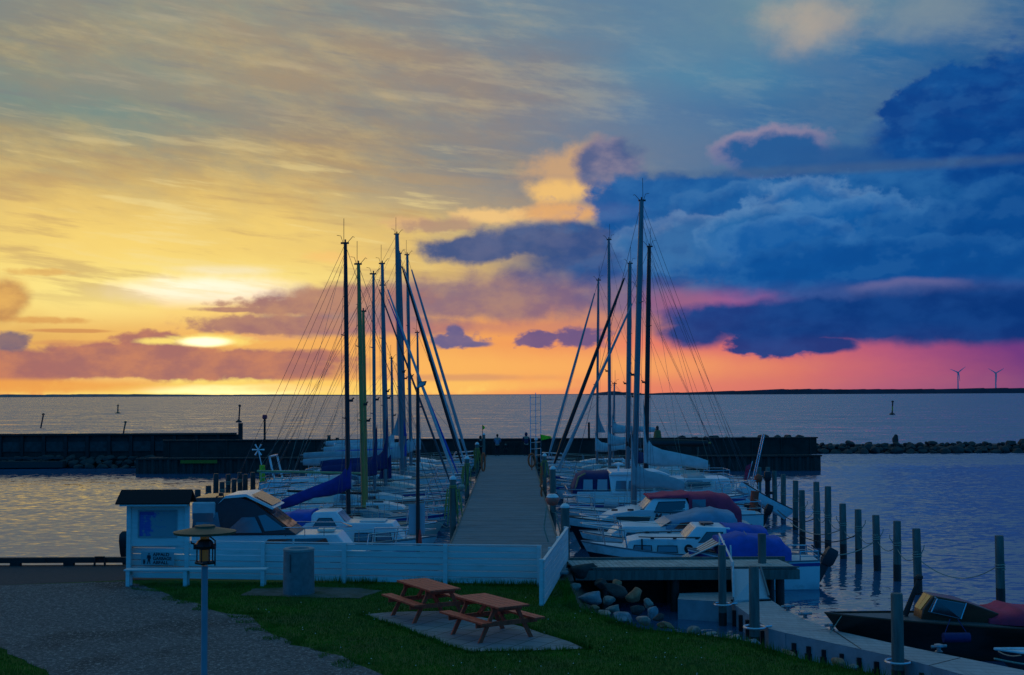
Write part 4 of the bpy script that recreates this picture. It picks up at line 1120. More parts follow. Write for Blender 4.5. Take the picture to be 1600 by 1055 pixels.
tag(MB().lathe([(.045, 0), (.06, .05), (.04, .25), (.018, .42)], 10, (p.x, 38.0, p.z + .06)).build('red_cone', mat('signal_red', (.80,.04,.02), .45, var=.05)), 'narrow bright red cone below the pale board beside the light mast', 'cone')
# ------------------------------------------------------------ small wooden jetty, gangway, pontoon
jr = at(1252, 889, 1.25).x
t = thing('wooden_jetty', 'small wooden jetty with slanting deck planks at the end of the side fence', 'jetty', (1.75, 36.5, 0)); O_ = (1.75, 36.5, 0)
b = MB(); x = 1.75
while x < jr - .1:
    b.add([(x,36.5,1.21),(x+.135,36.5,1.21),(x+.135-.16,38.3,1.21),(x-.16,38.3,1.21),(x,36.5,1.25),(x+.135,36.5,1.25),(x+.135-.16,38.3,1.25),(x-.16,38.3,1.25)], [(0,3,2,1),(4,5,6,7),(0,1,5,4),(1,2,6,5),(2,3,7,6),(3,0,4,7)]); x += .15
rel(b, O_).build('planks', mat('jetty_planks', (.40,.41,.37), .8, var=.3, scale=3, bump=.3, dark=(.24,.25,.22)), t)
rel(MB().box((1.76, 36.38, .93), (jr, 36.49, 1.2)).box((1.7, 38.31, .95), (jr, 38.42, 1.32)).box((jr - .12, 36.5, .95), (jr, 38.3, 1.2)), O_).build('edge_beam', oldwood, t)
rel(MB().box((1.78, 36.42, 1.253), (jr, 36.50, 1.285)), O_).build('edge_strip', oldwood, t)
rel(MB().box((1.74, 38.2, -.6), (jr - 1.2, 38.29, 1.2)), O_).build('dark_skirt', darkw, t)  # dark boards added to keep the space under the jetty and its reflection dark
for x in (2.6, 4.6, 6.6, jr - .5):
    for y in (36.7, 38.1): rel(MB().lathe([(.13, -1), (.13, 1.2)], 10, (x, y, 0)), O_).build('pile', wetwood, t, 40)
PZt = .55
def pont_seg(px, label, edge=None):
    P = [at(x, y, PZt) for x, y in px]; o = P[0].copy(); o.z = 0
    t = thing('floating_pontoon', label, 'pontoon', o, 0, 'floating pontoon sections')
    b = MB(); b.poly([(q.x - o.x, q.y - o.y, PZt - .012) for q in P], (0, 0, -.85)); b.build('float', pontside, t)
    b = MB(); b.poly([(q.x - o.x, q.y - o.y, PZt - .008) for q in P], (0, 0, .008)); b.build('deck', pont, t)
    return t, P, o
t, P, o = pont_seg(((1059,936),(1143,941),(1206,938.5),(1196,926),(1140,925),(1062,927)), 'short inner section of the floating pontoon at the foot of the gangway')
t, P, o = pont_seg(((1143,941.5),(1201,982),(1227,989),(1297,983),(1259,969),(1231,955),(1207,939)), 'middle section of the floating pontoon where it bends, beside the shore posts')
for k in range(5):
    b = MB(); a = P[0].lerp(P[1], .12 + k * .19); d = (P[1] - P[0]).normalized(); nn = Vector((-d.y, d.x, 0)) * -1
    if nn.x > 0: nn = -nn
    q = a - o + nn * .03; b.box((q.x - .06, q.y - .06, .0), (q.x + .06, q.y + .06, .42)).build('side_slot', blackm, t)
t, P, o = pont_seg(((1228,989),(1394,1025),(1430,1034),(1512,1056),(1640,1092),(1760,1120),(1830,1090),(1700,1072),(1598,1047),(1411,1009),(1298,983.5)), 'outer section of the floating pontoon running to the lower right corner')
nn = Vector((-.25, -.95, 0))
for (x, y) in [(1240,992),(1263,997),(1287,1002),(1315,1008),(1342,1014),(1369,1020),(1440,1037),(1472,1046),(1503,1054)]:
    q = at(x, y, PZt) - o; MB().box((q.x - .05, q.y - .045, .05), (q.x + .05, q.y + .03, .36)).box((q.x - .085, q.y - .06, .0), (q.x + .085, q.y + .03, .2)).build('side_slot', blackm, t)
b = MB()
for s in (.3, .62): 
    for A, B in (((1228,989),(1411,1009)),): pass
for k, (A, B) in enumerate((((1300,984),(1345,1014)),((1411,1009),(1394,1025)),((1500,1028),(1452,1040)))):
    a, c = at(*A, PZt) - o, at(*B, PZt) - o; b.beam((a.x, a.y, PZt + .002), (c.x, c.y, PZt + .002), .03, .006)
b.build('deck_joint', blackm, t)
for i, (x, y) in enumerate(((1231,954),(1258,966),(1300,984),(1467,1018))):
    q = at(x, y, PZt)
    tag(MB().lathe([(.09,0),(.05,.03),(.05,.09),(.11,.11),(.1,.15),(.02,.17)], 10, (q.x, q.y, PZt)).tube([(q.x-.17,q.y,PZt+.1),(q.x+.17,q.y,PZt+.12)], .035, 6).build('mooring_cleat', mat('galvanised', (.3,.32,.34), .4, metal=.6), smooth=40), ('galvanised mooring cleat on the pontoon edge nearest the gangway', 'galvanised mooring cleat on the pontoon, second from the gangway', 'galvanised mooring cleat on the pontoon just left of the dark boat', 'galvanised mooring cleat on the pontoon below the dark boat windscreen')[i], 'cleat', 'mooring cleats on the pontoon')
G = [at(1143,889,1.27), at(1188,889,1.27), at(1201,934,.60), at(1146,939,.60)]
t = thing('gangway', 'pale metal gangway with a handrail sloping from the wooden jetty down to the pontoon', 'gangway', G[0])
o = G[0]; b = MB(); b.poly([q - o for q in G], (0,0,-.05)); b.build('walkway', mat('gangway_grating', (.46,.48,.50), .5, var=.1, scale=30), t)
for i, j in ((0,3),(1,2)): MB().beam(G[i] - o + V3(0,0,.02), G[j] - o + V3(0,0,.02), .04, .16).build('side_plate', alu, t)
hr = [at(1124,834,Y=38.6), at(1145,879,Y=35.0)]
MB().tube([hr[0] - o, hr[1] - o, G[3] - o + V3(0,0,.05)], .03, 6).tube([G[0] - o, G[0] - o + V3(-.02,0,.66)], .025, 6).tube([hr[0] - o - V3(0,0,.9), hr[0] - o], .025, 6).build('handrail', mat('pale_rail', (.7,.7,.68), .4), t, 50)
MB().beam((G[2] + G[3]) / 2 - o + V3(-.55,-.03,-.03), (G[2] + G[3]) / 2 - o + V3(.55,.05,-.03), .06, .05).build('foot_roller', blackm, t)

# ------------------------------------------------------------ stones on the near shore
near = [(907,893,26,13,RK,'large round dark boulder at the foot of the side fence'),(897,918,13,10,RG,'rough grey stone just below the large round boulder'),(922,934,22,11,RB,'long blue-grey flat stone below the side fence'),(938,912,12,8,RK,'dark stone beside the large round boulder'),(961,924,19,10,RK,'dark wedge shaped stone in the middle of the heap'),(966,912,10,7,RR,'small rust brown stone under the edge of the jetty'),(991,931,12,14,RR,'upright orange-brown stone, the tallest of the near heap'),(1012,943,9,9,RP,'small pinkish stone right of the orange-brown one'),(1018,958,10,11,RB,'rounded blue-grey stone at the water end of the heap'),(995,953,13,11,RK,'dark rounded stone behind the blue-grey one'),(958,951,13,6,RG,'low grey stone at the lawn edge in the heap'),(973,966,18,9,RB,'broad pale blue-grey stone at the lawn edge'),(945,959,12,5,RP,'small pink stone at the lawn edge, left of the broad one'),(1008,969,15,7,RP,'pink mottled stone at the lawn edge below the heap'),(1030,965,9,7,RK,'small dark wet stone touching the water past the heap'),(1038,977,15,6,RR,'flat reddish stone half sunk in the lawn edge'),(1082,988,13,10,RG,'single grey angular stone at the lawn edge in front of the pontoon'),(1106,993,15,7,RP,'low pink stone right of the single grey stone'),(1146,999,15,6,RP,'long low pinkish stone by the lawn, left of the blue one'),(1172,1005,17,6,RB,'long low blue-grey stone by the lawn below the guide post'),(1232,1021,12,4,RR,'small rust coloured stone below the bend of the pontoon'),(1312,1035,14,8,RR,'rounded tan stone under the outer pontoon'),(1334,1042,8,5,RG,'small grey stone right of the rounded tan one'),(927,950,9,5,RR,'small brown stone between the blue-grey flat one and the lawn'),(950,938,11,7,RG,'grey stone wedged behind the blue-grey flat one')]
for i, (x, y, rx, ry, m, lab) in enumerate(near):
    p = at(x, y, .95 if i else 1.15); k = p.y / F_PX
    rock(RM[i % 8], m, (p.x, p.y, p.z), (rx * k * 1.06, rx * k * .9, ry * k * 1.15), lab, None, random.uniform(-.4, .4))
for i in range(26):
    x = random.uniform(1040, 1330); j = max(0, min(len(SHORE) - 2, int((x - 1000) / 60)))
    p = at(x, 0, Y=30); a = random.random(); k = random.randrange(1, len(SHORE) - 1); q = SHORE[k].lerp(SHORE[min(k + 1, len(SHORE) - 1)], a)
    s_ = random.uniform(.12, .26)
    rock(random.choice(RM), random.choice([RG, RK, RR, RB]), (q.x + random.uniform(.15, .6), q.y + random.uniform(.2, .8), random.uniform(.2, .7)), (s_ * 1.2, s_, s_ * .7), 'fist to head sized wet stone on the bank between the lawn and the pontoon', 'small stones on the bank')

# ------------------------------------------------------------ grass
def inpoly(px, py, poly):
    r = np.zeros(len(px), bool); n = len(poly)
    for i in range(n):
        x0, y0 = poly[i]; x1, y1 = poly[(i + 1) % n]
        if y0 == y1: continue
        c = ((y0 > py) != (y1 > py)) & (px < (x1 - x0) * (py - y0) / (y1 - y0) + x0); r ^= c
    return r
def blades(name, N, region, hmin, hmax, m, label, width=.012, keep=None):
    x = rng.uniform(region[0], region[1], N); y = rng.uniform(region[2], region[3], N)
    ok = inpoly(x, y, land_poly)
    for pl_ in (gravel_poly, slab1, slab2): ok &= ~inpoly(x, y, pl_)
    ok &= ~((y > r1.y - .0 - .02 * 0) & (x < r1.x)); ok &= (y < 35.0)
    ok &= np.abs(x) < y * .42 + .5
    if keep is not None: ok &= keep(x, y)
    x, y = x[ok], y[ok]; n = len(x); a = rng.uniform(0, 2 * PI, n); h = rng.uniform(hmin, hmax, n); le = rng.uniform(0, .6, n); b = rng.uniform(0, 2*PI, n)
    w = width * rng.uniform(.6, 1.4, n)
    v = np.zeros((n, 3, 3)); ca, sa = np.cos(a) * w / 2, np.sin(a) * w / 2
    v[:,0] = np.stack([x - ca, y - sa, np.full(n, LAND - .01)], 1); v[:,1] = np.stack([x + ca, y + sa, np.full(n, LAND - .01)], 1)
    v[:,2] = np.stack([x + np.cos(b) * h * le, y + np.sin(b) * h * le, LAND + h], 1)
    me = bpy.data.meshes.new(name); me.vertices.add(3 * n); me.vertices.foreach_set('co', v.reshape(-1)); me.loops.add(3 * n); me.loops.foreach_set('vertex_index', np.arange(3 * n, dtype=np.int32))
    me.polygons.add(n); me.polygons.foreach_set('loop_start', np.arange(0, 3 * n, 3, dtype=np.int32)); me.polygons.foreach_set('loop_total', np.full(n, 3, dtype=np.int32)); me.update(); me.validate()
    me.materials.append(m); o = bpy.data.objects.new(name, me); C.objects.link(o); o['kind'] = 'stuff'; return tag(o, label, 'grass')
grass_m = ground_mat('grass_blades', (.018,.060,.003), (.095,.24,.009), .9, .8, 0, 5, (.09,.14,.02), .6)
gk = lambda x, y: np.array([mnoise.noise(Vector((a * .8, b * .8, 5))) > -.45 for a, b in zip(x, y)])
blades('lawn_grass', 260000, (-12, 9, 19, 35.2), .03, .075, grass_m, 'short dark green mown grass of the lawn around the picnic tables', .014)
def nearfence(x, y):
    fy = FA.y + (x - FA.x) / (FB.x - FA.x) * (FB.y - FA.y)
    n = np.array([mnoise.noise(Vector((a * 1.1, 2, 5))) for a in x])
    return (y < fy + .02) & (y > fy - .12 - n * .35) & (x < FB.x + .1) & (x > FA.x)
blades('fence_weeds', 60000, (-11, 1, 33, 36), .06, .24, grass_m, 'longer uncut grass and weeds along the foot of the white fence', .018, nearfence)
def slabedge(x, y):
    c = np.zeros(len(x), bool)
    for i in range(0, len(slab1), 1):
        c |= (x - slab1[i][0]) ** 2 + (y - slab1[i][1]) ** 2 < .16 ** 2
    return c
blades('edge_tufts', 60000, (-4, 2.2, 25, 30), .05, .13, grass_m, 'ragged grass tufts hanging over the edge of the table paving', .016, slabedge)
def rocksedge(x, y):
    c = np.zeros(len(x), bool)
    for i in range(len(shore_pts) - 1):
        for s_ in np.linspace(0, 1, 12):
            qx = shore_pts[i][0] * (1 - s_) + shore_pts[i+1][0] * s_; qy = shore_pts[i][1] * (1 - s_) + shore_pts[i+1][1] * s_
            c |= (x - qx) ** 2 + (y - qy) ** 2 < .3 ** 2
    return c
blades('bank_grass', 50000, (1, 9, 20, 36), .08, .24, grass_m, 'rough longer grass along the lawn edge above the stones', .018, rocksedge)
def gedge(x, y):
    c = np.zeros(len(x), bool); n = np.array([mnoise.noise(Vector((a * 1.7, b * 1.7, 15))) for a, b in zip(x, y)])
    for q in gp[:-2:2]: c |= (x - q[0]) ** 2 + (y - q[1]) ** 2 < .45 ** 2
    return c & (n > .05)
gravel_save = gravel_poly; gravel_poly = [(0, -90), (1, -90), (1, -91)]
blades('path_edge_grass', 260000, (-12, 2, 19, 35.2), .02, .09, grass_m, 'loose grass creeping over the frayed edge of the gravel yard', .014, gedge)
gravel_poly = gravel_save
# daisies as tiny pale flowers
b = MB()
for k in range(110):
    y = random.uniform(22, 33); x = random.uniform(-.2 * y, .15 * y)
    if not inpoly(np.array([x]), np.array([y]), gravel_poly + [])[0] and inpoly(np.array([x]), np.array([y]), land_poly)[0]:
        z = LAND + random.uniform(.05, .09); r_ = .012
        b.add([(x + r_ * math.cos(a), y + r_ * math.sin(a), z) for a in np.linspace(0, 5.2, 6)] + [(x, y, z + .01)], [(i, (i + 1) % 6, 6) for i in range(6)])
o = b.build('daisies', mat('daisy_petal', (.8,.8,.75), .8)); o['kind'] = 'stuff'; tag(o, 'tiny pale daisies scattered over the lawn', 'flowers')

# ------------------------------------------------------------ boats
class Hull:
    """a boat hull with the bow at +x; visible as shell, deck, rub rail and stripe"""
    def __init__(s, L, B, fb, sw=.72, rise=.38, rake=.09, draft=.3, full=2.1):
        s.L, s.B, s.fb, s.sw, s.rise, s.rake, s.draft, s.full = L, B, fb, sw, rise, rake, draft, full
    def t(s, x): return (x + s.L / 2) / s.L
    def hw(s, t):
        if t < .45: return s.B / 2 * (s.sw + (1 - s.sw) * math.sin(PI / 2 * t / .45))
        q = (t - .45) / .55; return max(.02, s.B / 2 * (1 - q ** s.full) ** .8) if q < 1 else .02
    def sheer(s, t): return s.fb * (1 + s.rise * max(0, t - .25) ** 2 / .56 + .05 * max(0, .25 - t))
    def ring(s, t, side=1):
        x = -s.L / 2 + t * s.L; w = s.hw(t); z = s.sheer(t); out = []
        for fw, fz in ((0, -s.draft), (.62, -s.draft * .55), (.86, 0.02), (.93, z * .3), (.985, z * .7), (1., z)):
            fq = fw if t < .8 else fw ** (1 + (t - .8) * 5)
            zz = fz if fz > -s.draft * .9 else -s.draft * (1 - max(0, t - .6) / .4 * .9)
            xs = x + s.rake * s.L * (max(0, t - .5) / .5) ** 3 * max(0, zz) / z - s.rake * .6 * s.L * (max(0, t - .6) / .4) ** 2
            out.append(V3(xs, side * w * fq, zz))
        return out
    def edge(s, t, side=1, inset=0, dz=0):
        p = s.ring(t, side)[-1]; p.y -= side * min(inset, abs(p.y)); p.z += dz; return p
    def build(s, root, hm, dm, stripe=None, railm=None, boot=None, bh=.35):
        N = 22; ts = [1 - (1 - i / (N - 1)) ** 1.25 for i in range(N)]
        b = MB()
        for sd in (1, -1): b.loft([s.ring(t, sd) for t in ts])
        r1_, r2_ = s.ring(0, 1), s.ring(0, -1); b.poly(r2_[::-1] + r1_[1:])
        hull = b.build('hull', hm, root, 35)
        b = MB(); b.loft([[s.edge(t, 1, .02, -.01), V3(s.edge(t).x, 0, s.edge(t).z + .035 * s.hw(t)), s.edge(t, -1, .02, -.01)] for t in ts]); b.build('deck', dm, root, 35)
        b = MB()
        for sd in (1, -1): b.tube([s.edge(t, sd) + V3(0, 0, .012) for t in ts], .026, 6)
        b.build('rub_rail', railm or alu, hull, 60)
        if stripe:
            b = MB()
            for sd in (1, -1):
                rows = []
                for t in ts:
                    R = s.ring(t, sd); a, c = R[-2], R[-1]; o = V3(0, sd * .008, 0)
                    rows.append([a.lerp(c, .42) + o, a.lerp(c, .80) + o])
                b.loft(rows)
            b.build('stripe', stripe, hull)
        if boot:
            b = MB()
            for sd in (1, -1):
                rows = []
                for t in ts:
                    R = s.ring(t, sd); o = V3(0, sd * .008, 0); q = [R[1] + o, R[2] + o, R[2].lerp(R[3], min(1, bh)) + o, (R[4].lerp(R[5], bh - 2) if bh > 2 else R[3].lerp(R[4], max(0, bh - 1)) if bh > 1 else R[2].lerp(R[3], min(1, bh) + .001)) + o]; rows.append(q)
                b.loft(rows)
            b.build('boot_top', boot, hull, 40)
    def rails(s, root, t0=.08, t1=.86, h=.55, pulpit=True, pushpit=True, n=5, m=None):
        m = m or steel
        if pulpit:
            b = MB(); q = [s.edge(t1, 1, .05), s.edge((t1 + 1) / 2, 1, .03), s.edge(.985, 1, .0), s.edge(.985, -1, .0), s.edge((t1 + 1) / 2, -1, .03), s.edge(t1, -1, .05)]
            up = [p + V3(.08, 0, h) for p in q]; b.tube([q[0]] + up + [q[-1]], .029, 6)
            mid = [p + V3(.05, 0, h * .5) for p in q]; b.tube(mid, .016, 5)
            for i in (1, 4): b.tube([q[i], up[i]], .02, 6)
            b.build('pulpit', m, root, 60)
        if pushpit:
            b = MB(); q = [s.edge(t0 + .08, 1, .05), s.edge(.01, 1, .06), s.edge(.01, -1, .06), s.edge(t0 + .08, -1, .05)]
            up = [p + V3(0, 0, h) for p in q]; b.tube([q[0]] + up + [q[-1]], .022, 6)
            for i in (1, 2): b.tube([q[i], up[i]], .02, 6)
            b.tube([p + V3(0, 0, h * .5) for p in q], .014, 5); b.build('pushpit', m, root, 60)
        if n:
            w = MB()
            for sd in (1, -1):
                ps = []
                for i in range(n):
                    t = t0 + .08 + (t1 - t0 - .08) * i / (n - 1); e = s.edge(t, sd, .05)
                    MB().tube([e, e + V3(0, 0, h)], .014, 5).build('stanchion', m, root); ps.append(e)
                w.tube([p + V3(0, 0, h) for p in ps], .009, 4); w.tube([p + V3(0, 0, h * .5) for p in ps], .007, 4)
            w.build('lifelines', steel, root)

def house(root, prof, hwb, hwt, z0, z1, m, name='cabin', nose=.6):
    """superstructure: side profile [(x, z)] going round, narrowing upwards; nose narrows it towards the front"""
    xs = [p[0] for p in prof]; xf, xa = max(xs), min(xs)
    def w(x, z):
        k = (z - z0) / max(1e-3, z1 - z0); q = max(0, (x - xa) / (xf - xa) - .45) / .55
        return (hwb + (hwt - hwb) * max(0, min(1, k))) * (1 - (1 - nose) * q ** 1.6)
    n = len(prof); b = MB()
    P = [V3(x, w(x, z), z) for x, z in prof]; S = [V3(x, -w(x, z), z) for x, z in prof]
    b.add(P + S, [tuple(range(n)), tuple(range(2 * n - 1, n - 1, -1))] + [(i, (i + 1) % n, n + (i + 1) % n, n + i) for i in range(n)])
    root = b.build(name, m, root, 30, bevel=.03)
    def window(poly, gm, name='window', off=.01, fr=None):
        for sd in (1, -1):
            def q(x, z, o): return V3(x, sd * (w(x, z) + o), z)
            if fr:
                cx = sum(p[0] for p in poly) / len(poly); cz = sum(p[1] for p in poly) / len(poly)
                big = [(cx + (x - cx) * (1 + fr[0] / max(.05, abs(x - cx))), cz + (z - cz) * (1 + fr[0] / max(.05, abs(z - cz)))) for x, z in poly]
                f = MB().poly([q(x, z, off * .4) for x, z in big], (0, sd * .004, 0)).build('window_frame', fr[1], root)
            MB().poly([q(x, z, off) for x, z in poly], (0, sd * .006, 0)).build(name, gm, root)
    def front(x0, z0_, x1, z1_, gm, inset=.12, panes=2, name='windscreen', flip=1):
        d = V3(z1_ - z0_, 0, x0 - x1).normalized() * .012 * flip
        for i in range(panes):
            def q(x, z, s): 
                ww = w(x, z) - inset; return V3(x, -ww + 2 * ww * s, z) + d
            s0, s1 = (i + .03) / panes, (i + .97) / panes
            MB().poly([q(x0, z0_, s0), q(x0, z0_, s1), q(x1, z1_, s1), q(x1, z1_, s0)], d * .4).build(name, gm, root)
    return w, window, front
def canopy(root, rings, m, name='canopy', k=14, flare=1.):
    """fabric over bows: rings = [(x, halfwidth, z_low, z_top)]"""
    R = []
    for x, w, zl, zt in rings:
        r = []
        for i in range(k + 1):
            a = PI * i / k; cx, sz = math.cos(a), math.sin(a)
            r.append(V3(x + .012 * math.sin(i * 2.3 + x * 5), w * math.copysign(abs(cx) ** .42, cx), zl + (zt - zl) * abs(sz) ** .42))
        R.append(r)
    # extra rings sag a little between the hoops
    out = []
    for i in range(len(R) - 1):
        for s in (0, .25, .5, .75):
            sag = -.035 * math.sin(PI * s)
            out.append([R[i][j].lerp(R[i+1][j], s) + V3(0, 0, sag * (R[i][j].z - rings[i][2]) / max(.1, rings[i][3] - rings[i][2])) for j in range(k + 1)])
    out.append(R[-1])
    b = MB(); b.loft(out); b.poly(out[0]); b.poly(out[-1][::-1]); return b.build(name, m, root, 50)
def outboard(root, x, z, m=blackm, tilt=.0, s=1., y=0):
    e = bpy.data.objects.new('outboard_motor', None); 
    b = MB()
    def T(p): 
        v = V3(*p) * s; c, q = math.cos(tilt), math.sin(tilt); return V3(x + v.x * c - v.z * q, y + v.y, z + v.x * q + v.z * c)
    b.loft([[T((a * .9, c, zz)) for a, c in ((-.30,-.13),(-.30,.13),(.06,.15),(.10,.0),(.06,-.15))] if i in (1,2) else [T((a*.7-.02, c*.75, zz)) for a, c in ((-.30,-.13),(-.30,.13),(.06,.15),(.10,.0),(.06,-.15))] for i, zz in enumerate((.12,.22,.50,.62))], True, True)
    b.loft([[T((a, c, zz)) for a, c in ((-.20,-.06),(-.20,.06),(.02,.05),(.02,-.05))] for zz in (.12,-.35)] + [[T((a, c, -.62)) for a, c in ((-.14,-.03),(-.14,.03),(-.02,.03),(-.02,-.03))]], True, True)
    b.box(*[tuple(sorted((T((-.34,-.04,-.55))[i], T((.04,.04,-.42))[i]))[k] for i in range(3)) for k in (0, 1)]) if abs(tilt) < .1 else None
    b.tube([T((-.24,0,-.5)), T((-.36,0,-.5))], .07 * s, 8); b.tube([T((.05,0,.3)), T((.5,.05,.42))], .025 * s, 6)
    return b.build('outboard_motor', m, root, 35, bevel=.01)
def fenders(root, h, ts, sd, m=fender, r=.11):
    for t in ts:
        e = h.edge(t, sd); b = MB(); y = e.y + sd * r * .9
        b.lathe([(.02, -.02), (r*.7, -.09), (r, -.18), (r, -.52), (r*.7, -.6), (.02, -.64)], 10, (e.x, y, e.z - .12)).tube([(e.x, y, e.z - .12), (e.x, e.y, e.z + .3)], .01, 4)
        b.build('fender', m, root, 50)
def mast_set(root, base, top, r, m, h, bow, stern, furl=None, fr=.06, frac=1., aft=True, cover=None, boom_len=3., boom_z=.9, boomm=None, antenna=True, vane=True, shroud_y=1.1, cover_h=.42, stays=2, climb=1.0, boom_sag=0.):
    base, top = Vector(base), Vector(top); H = (top - base).length; d = (top - base).normalized()
    P = lambda s: base.lerp(top, s)
    mo = MB().tube([P(0), P(.75), P(1)], [r, r * .97, r * .72], 10).build('mast', m, root, 50)
    b = MB(); c = P(1); b.box((c.x - .18, -.04, c.z - .02), (c.x + .14, .04, c.z + .05))
    if vane: b.tube([c + V3(.1,0,.05), c + V3(.3,0,.28), c + V3(.36,0,.24)], .012, 4).tube([c + V3(-.1,0,.05), c + V3(-.18,0,.3), c + V3(-.34,0,.33)], .01, 4)
    b.tube([c + V3(0,0,.04), c + V3(0,0,.16)], .035, 6); b.build('masthead_fitting', blackm, mo)
    if antenna: MB().tube([c + V3(-.06,0,.05), c + V3(-.06,0,1.0)], .011, 4).build('antenna', blackm, mo)
    sp = [.48] if H < 10 else [.36, .66]
    b = MB()
    for q in sp:
        for sd in (1, -1): b.tube([P(q), P(q) + V3(-.12, sd * .62, .03)], [.03, .018], 5)
    b.build('spreaders', m, mo)
    b = MB(); f = P(frac - .01)
    for sd in (1, -1):
        b.tube([P(.985), P(sp[-1]) + V3(-.12, sd * .62, .03), P(sp[0]) + V3(-.12, sd * .62, .03), V3(base.x - .1, sd * shroud_y, base.z - .4)], .0068, 4)
        b.tube([P(sp[0] - .02), V3(base.x - .45, sd * shroud_y, base.z - .4)], .006, 4); b.tube([P(sp[0] - .02), V3(base.x + .35, sd * shroud_y, base.z - .4)], .006, 4)
        b.tube([P(.97), V3(base.x - .05, sd * (r + .06), base.z)], .008, 4)
    b.build('shrouds', wire, root)
    b = MB(); b.tube([P(frac - .005), bow], .009, 4).build('forestay', wire, root)
    b = MB(); sm = P(.6).lerp(stern, .5)
    k = P(1).lerp(stern, .72)
    b.tube([P(1), k], .0075, 4).tube([k, stern + V3(0,.5,0)], .0065, 4).tube([k, stern + V3(0,-.5,0)], .0065, 4)
    if stays > 2: b.tube([P(.97), stern + V3(.5,.25,.3)], .007, 4).tube([P(.94), stern + V3(1.4,-.2,.6)], .007, 4)
    b.build('backstay', wire, root)
    if furl:
        a, c = bow.lerp(P(frac), .05), bow.lerp(P(frac), .93)
        MB().tube([a, a.lerp(c, .12), a.lerp(c, .5), a.lerp(c, .9), c], [fr*.5, fr, fr*.85, fr*.6, fr*.4], 8).build('furled_jib', furl, root, 60)
    # steaming lamp and small fittings
    q = P(.42); MB().box((q.x + r, -.05, q.z), (q.x + r + .14, .05, q.z + .1)).tube([q + V3(r+.1,0,.1), q + V3(r+.18,0,.16)], .03, 5).build('mast_lamp', blackm, mo)
    if boom_len:
        g = P(boom_z / H); e = g + V3(-boom_len, 0, .12 + boom_sag)
        bo = MB().tube([g, e], .055, 8).build('boom', boomm or alu, root, 50)
        MB().tube([e.lerp(g, .15), e.lerp(g, .15) * 1 + V3(.1,0,-(e.z - h.fb) + .1)], .012, 4).tube([P(.97), e], .006, 4).build('mainsheet', rope, root)
        if cover:
            rings = []
            prof = [(-.10, 1.25 * climb, .12), (0., .95 * climb, .15), (.04, .62, .16), (.1, .46, .16), (.25, .36, .14), (.5, .30, .13), (.8, .22, .11), (.97, .14, .07)]
            for s, hh, ww in prof:
                c = g.lerp(e, max(0, s)) if s > 0 else g + V3(.12 if s < 0 else .02, 0, 0)
                hh *= cover_h / .42; low = .16 + .06 * math.sin(s * 9)
                rings.append([V3(c.x, ww * math.cos(a), c.z + (hh if math.sin(a) > 0 else low) * math.sin(a)) for a in np.linspace(0, 2 * PI, 13)[:-1]])
            MB().loft(rings, True, True).build('sail_cover', cover, bo, 60)

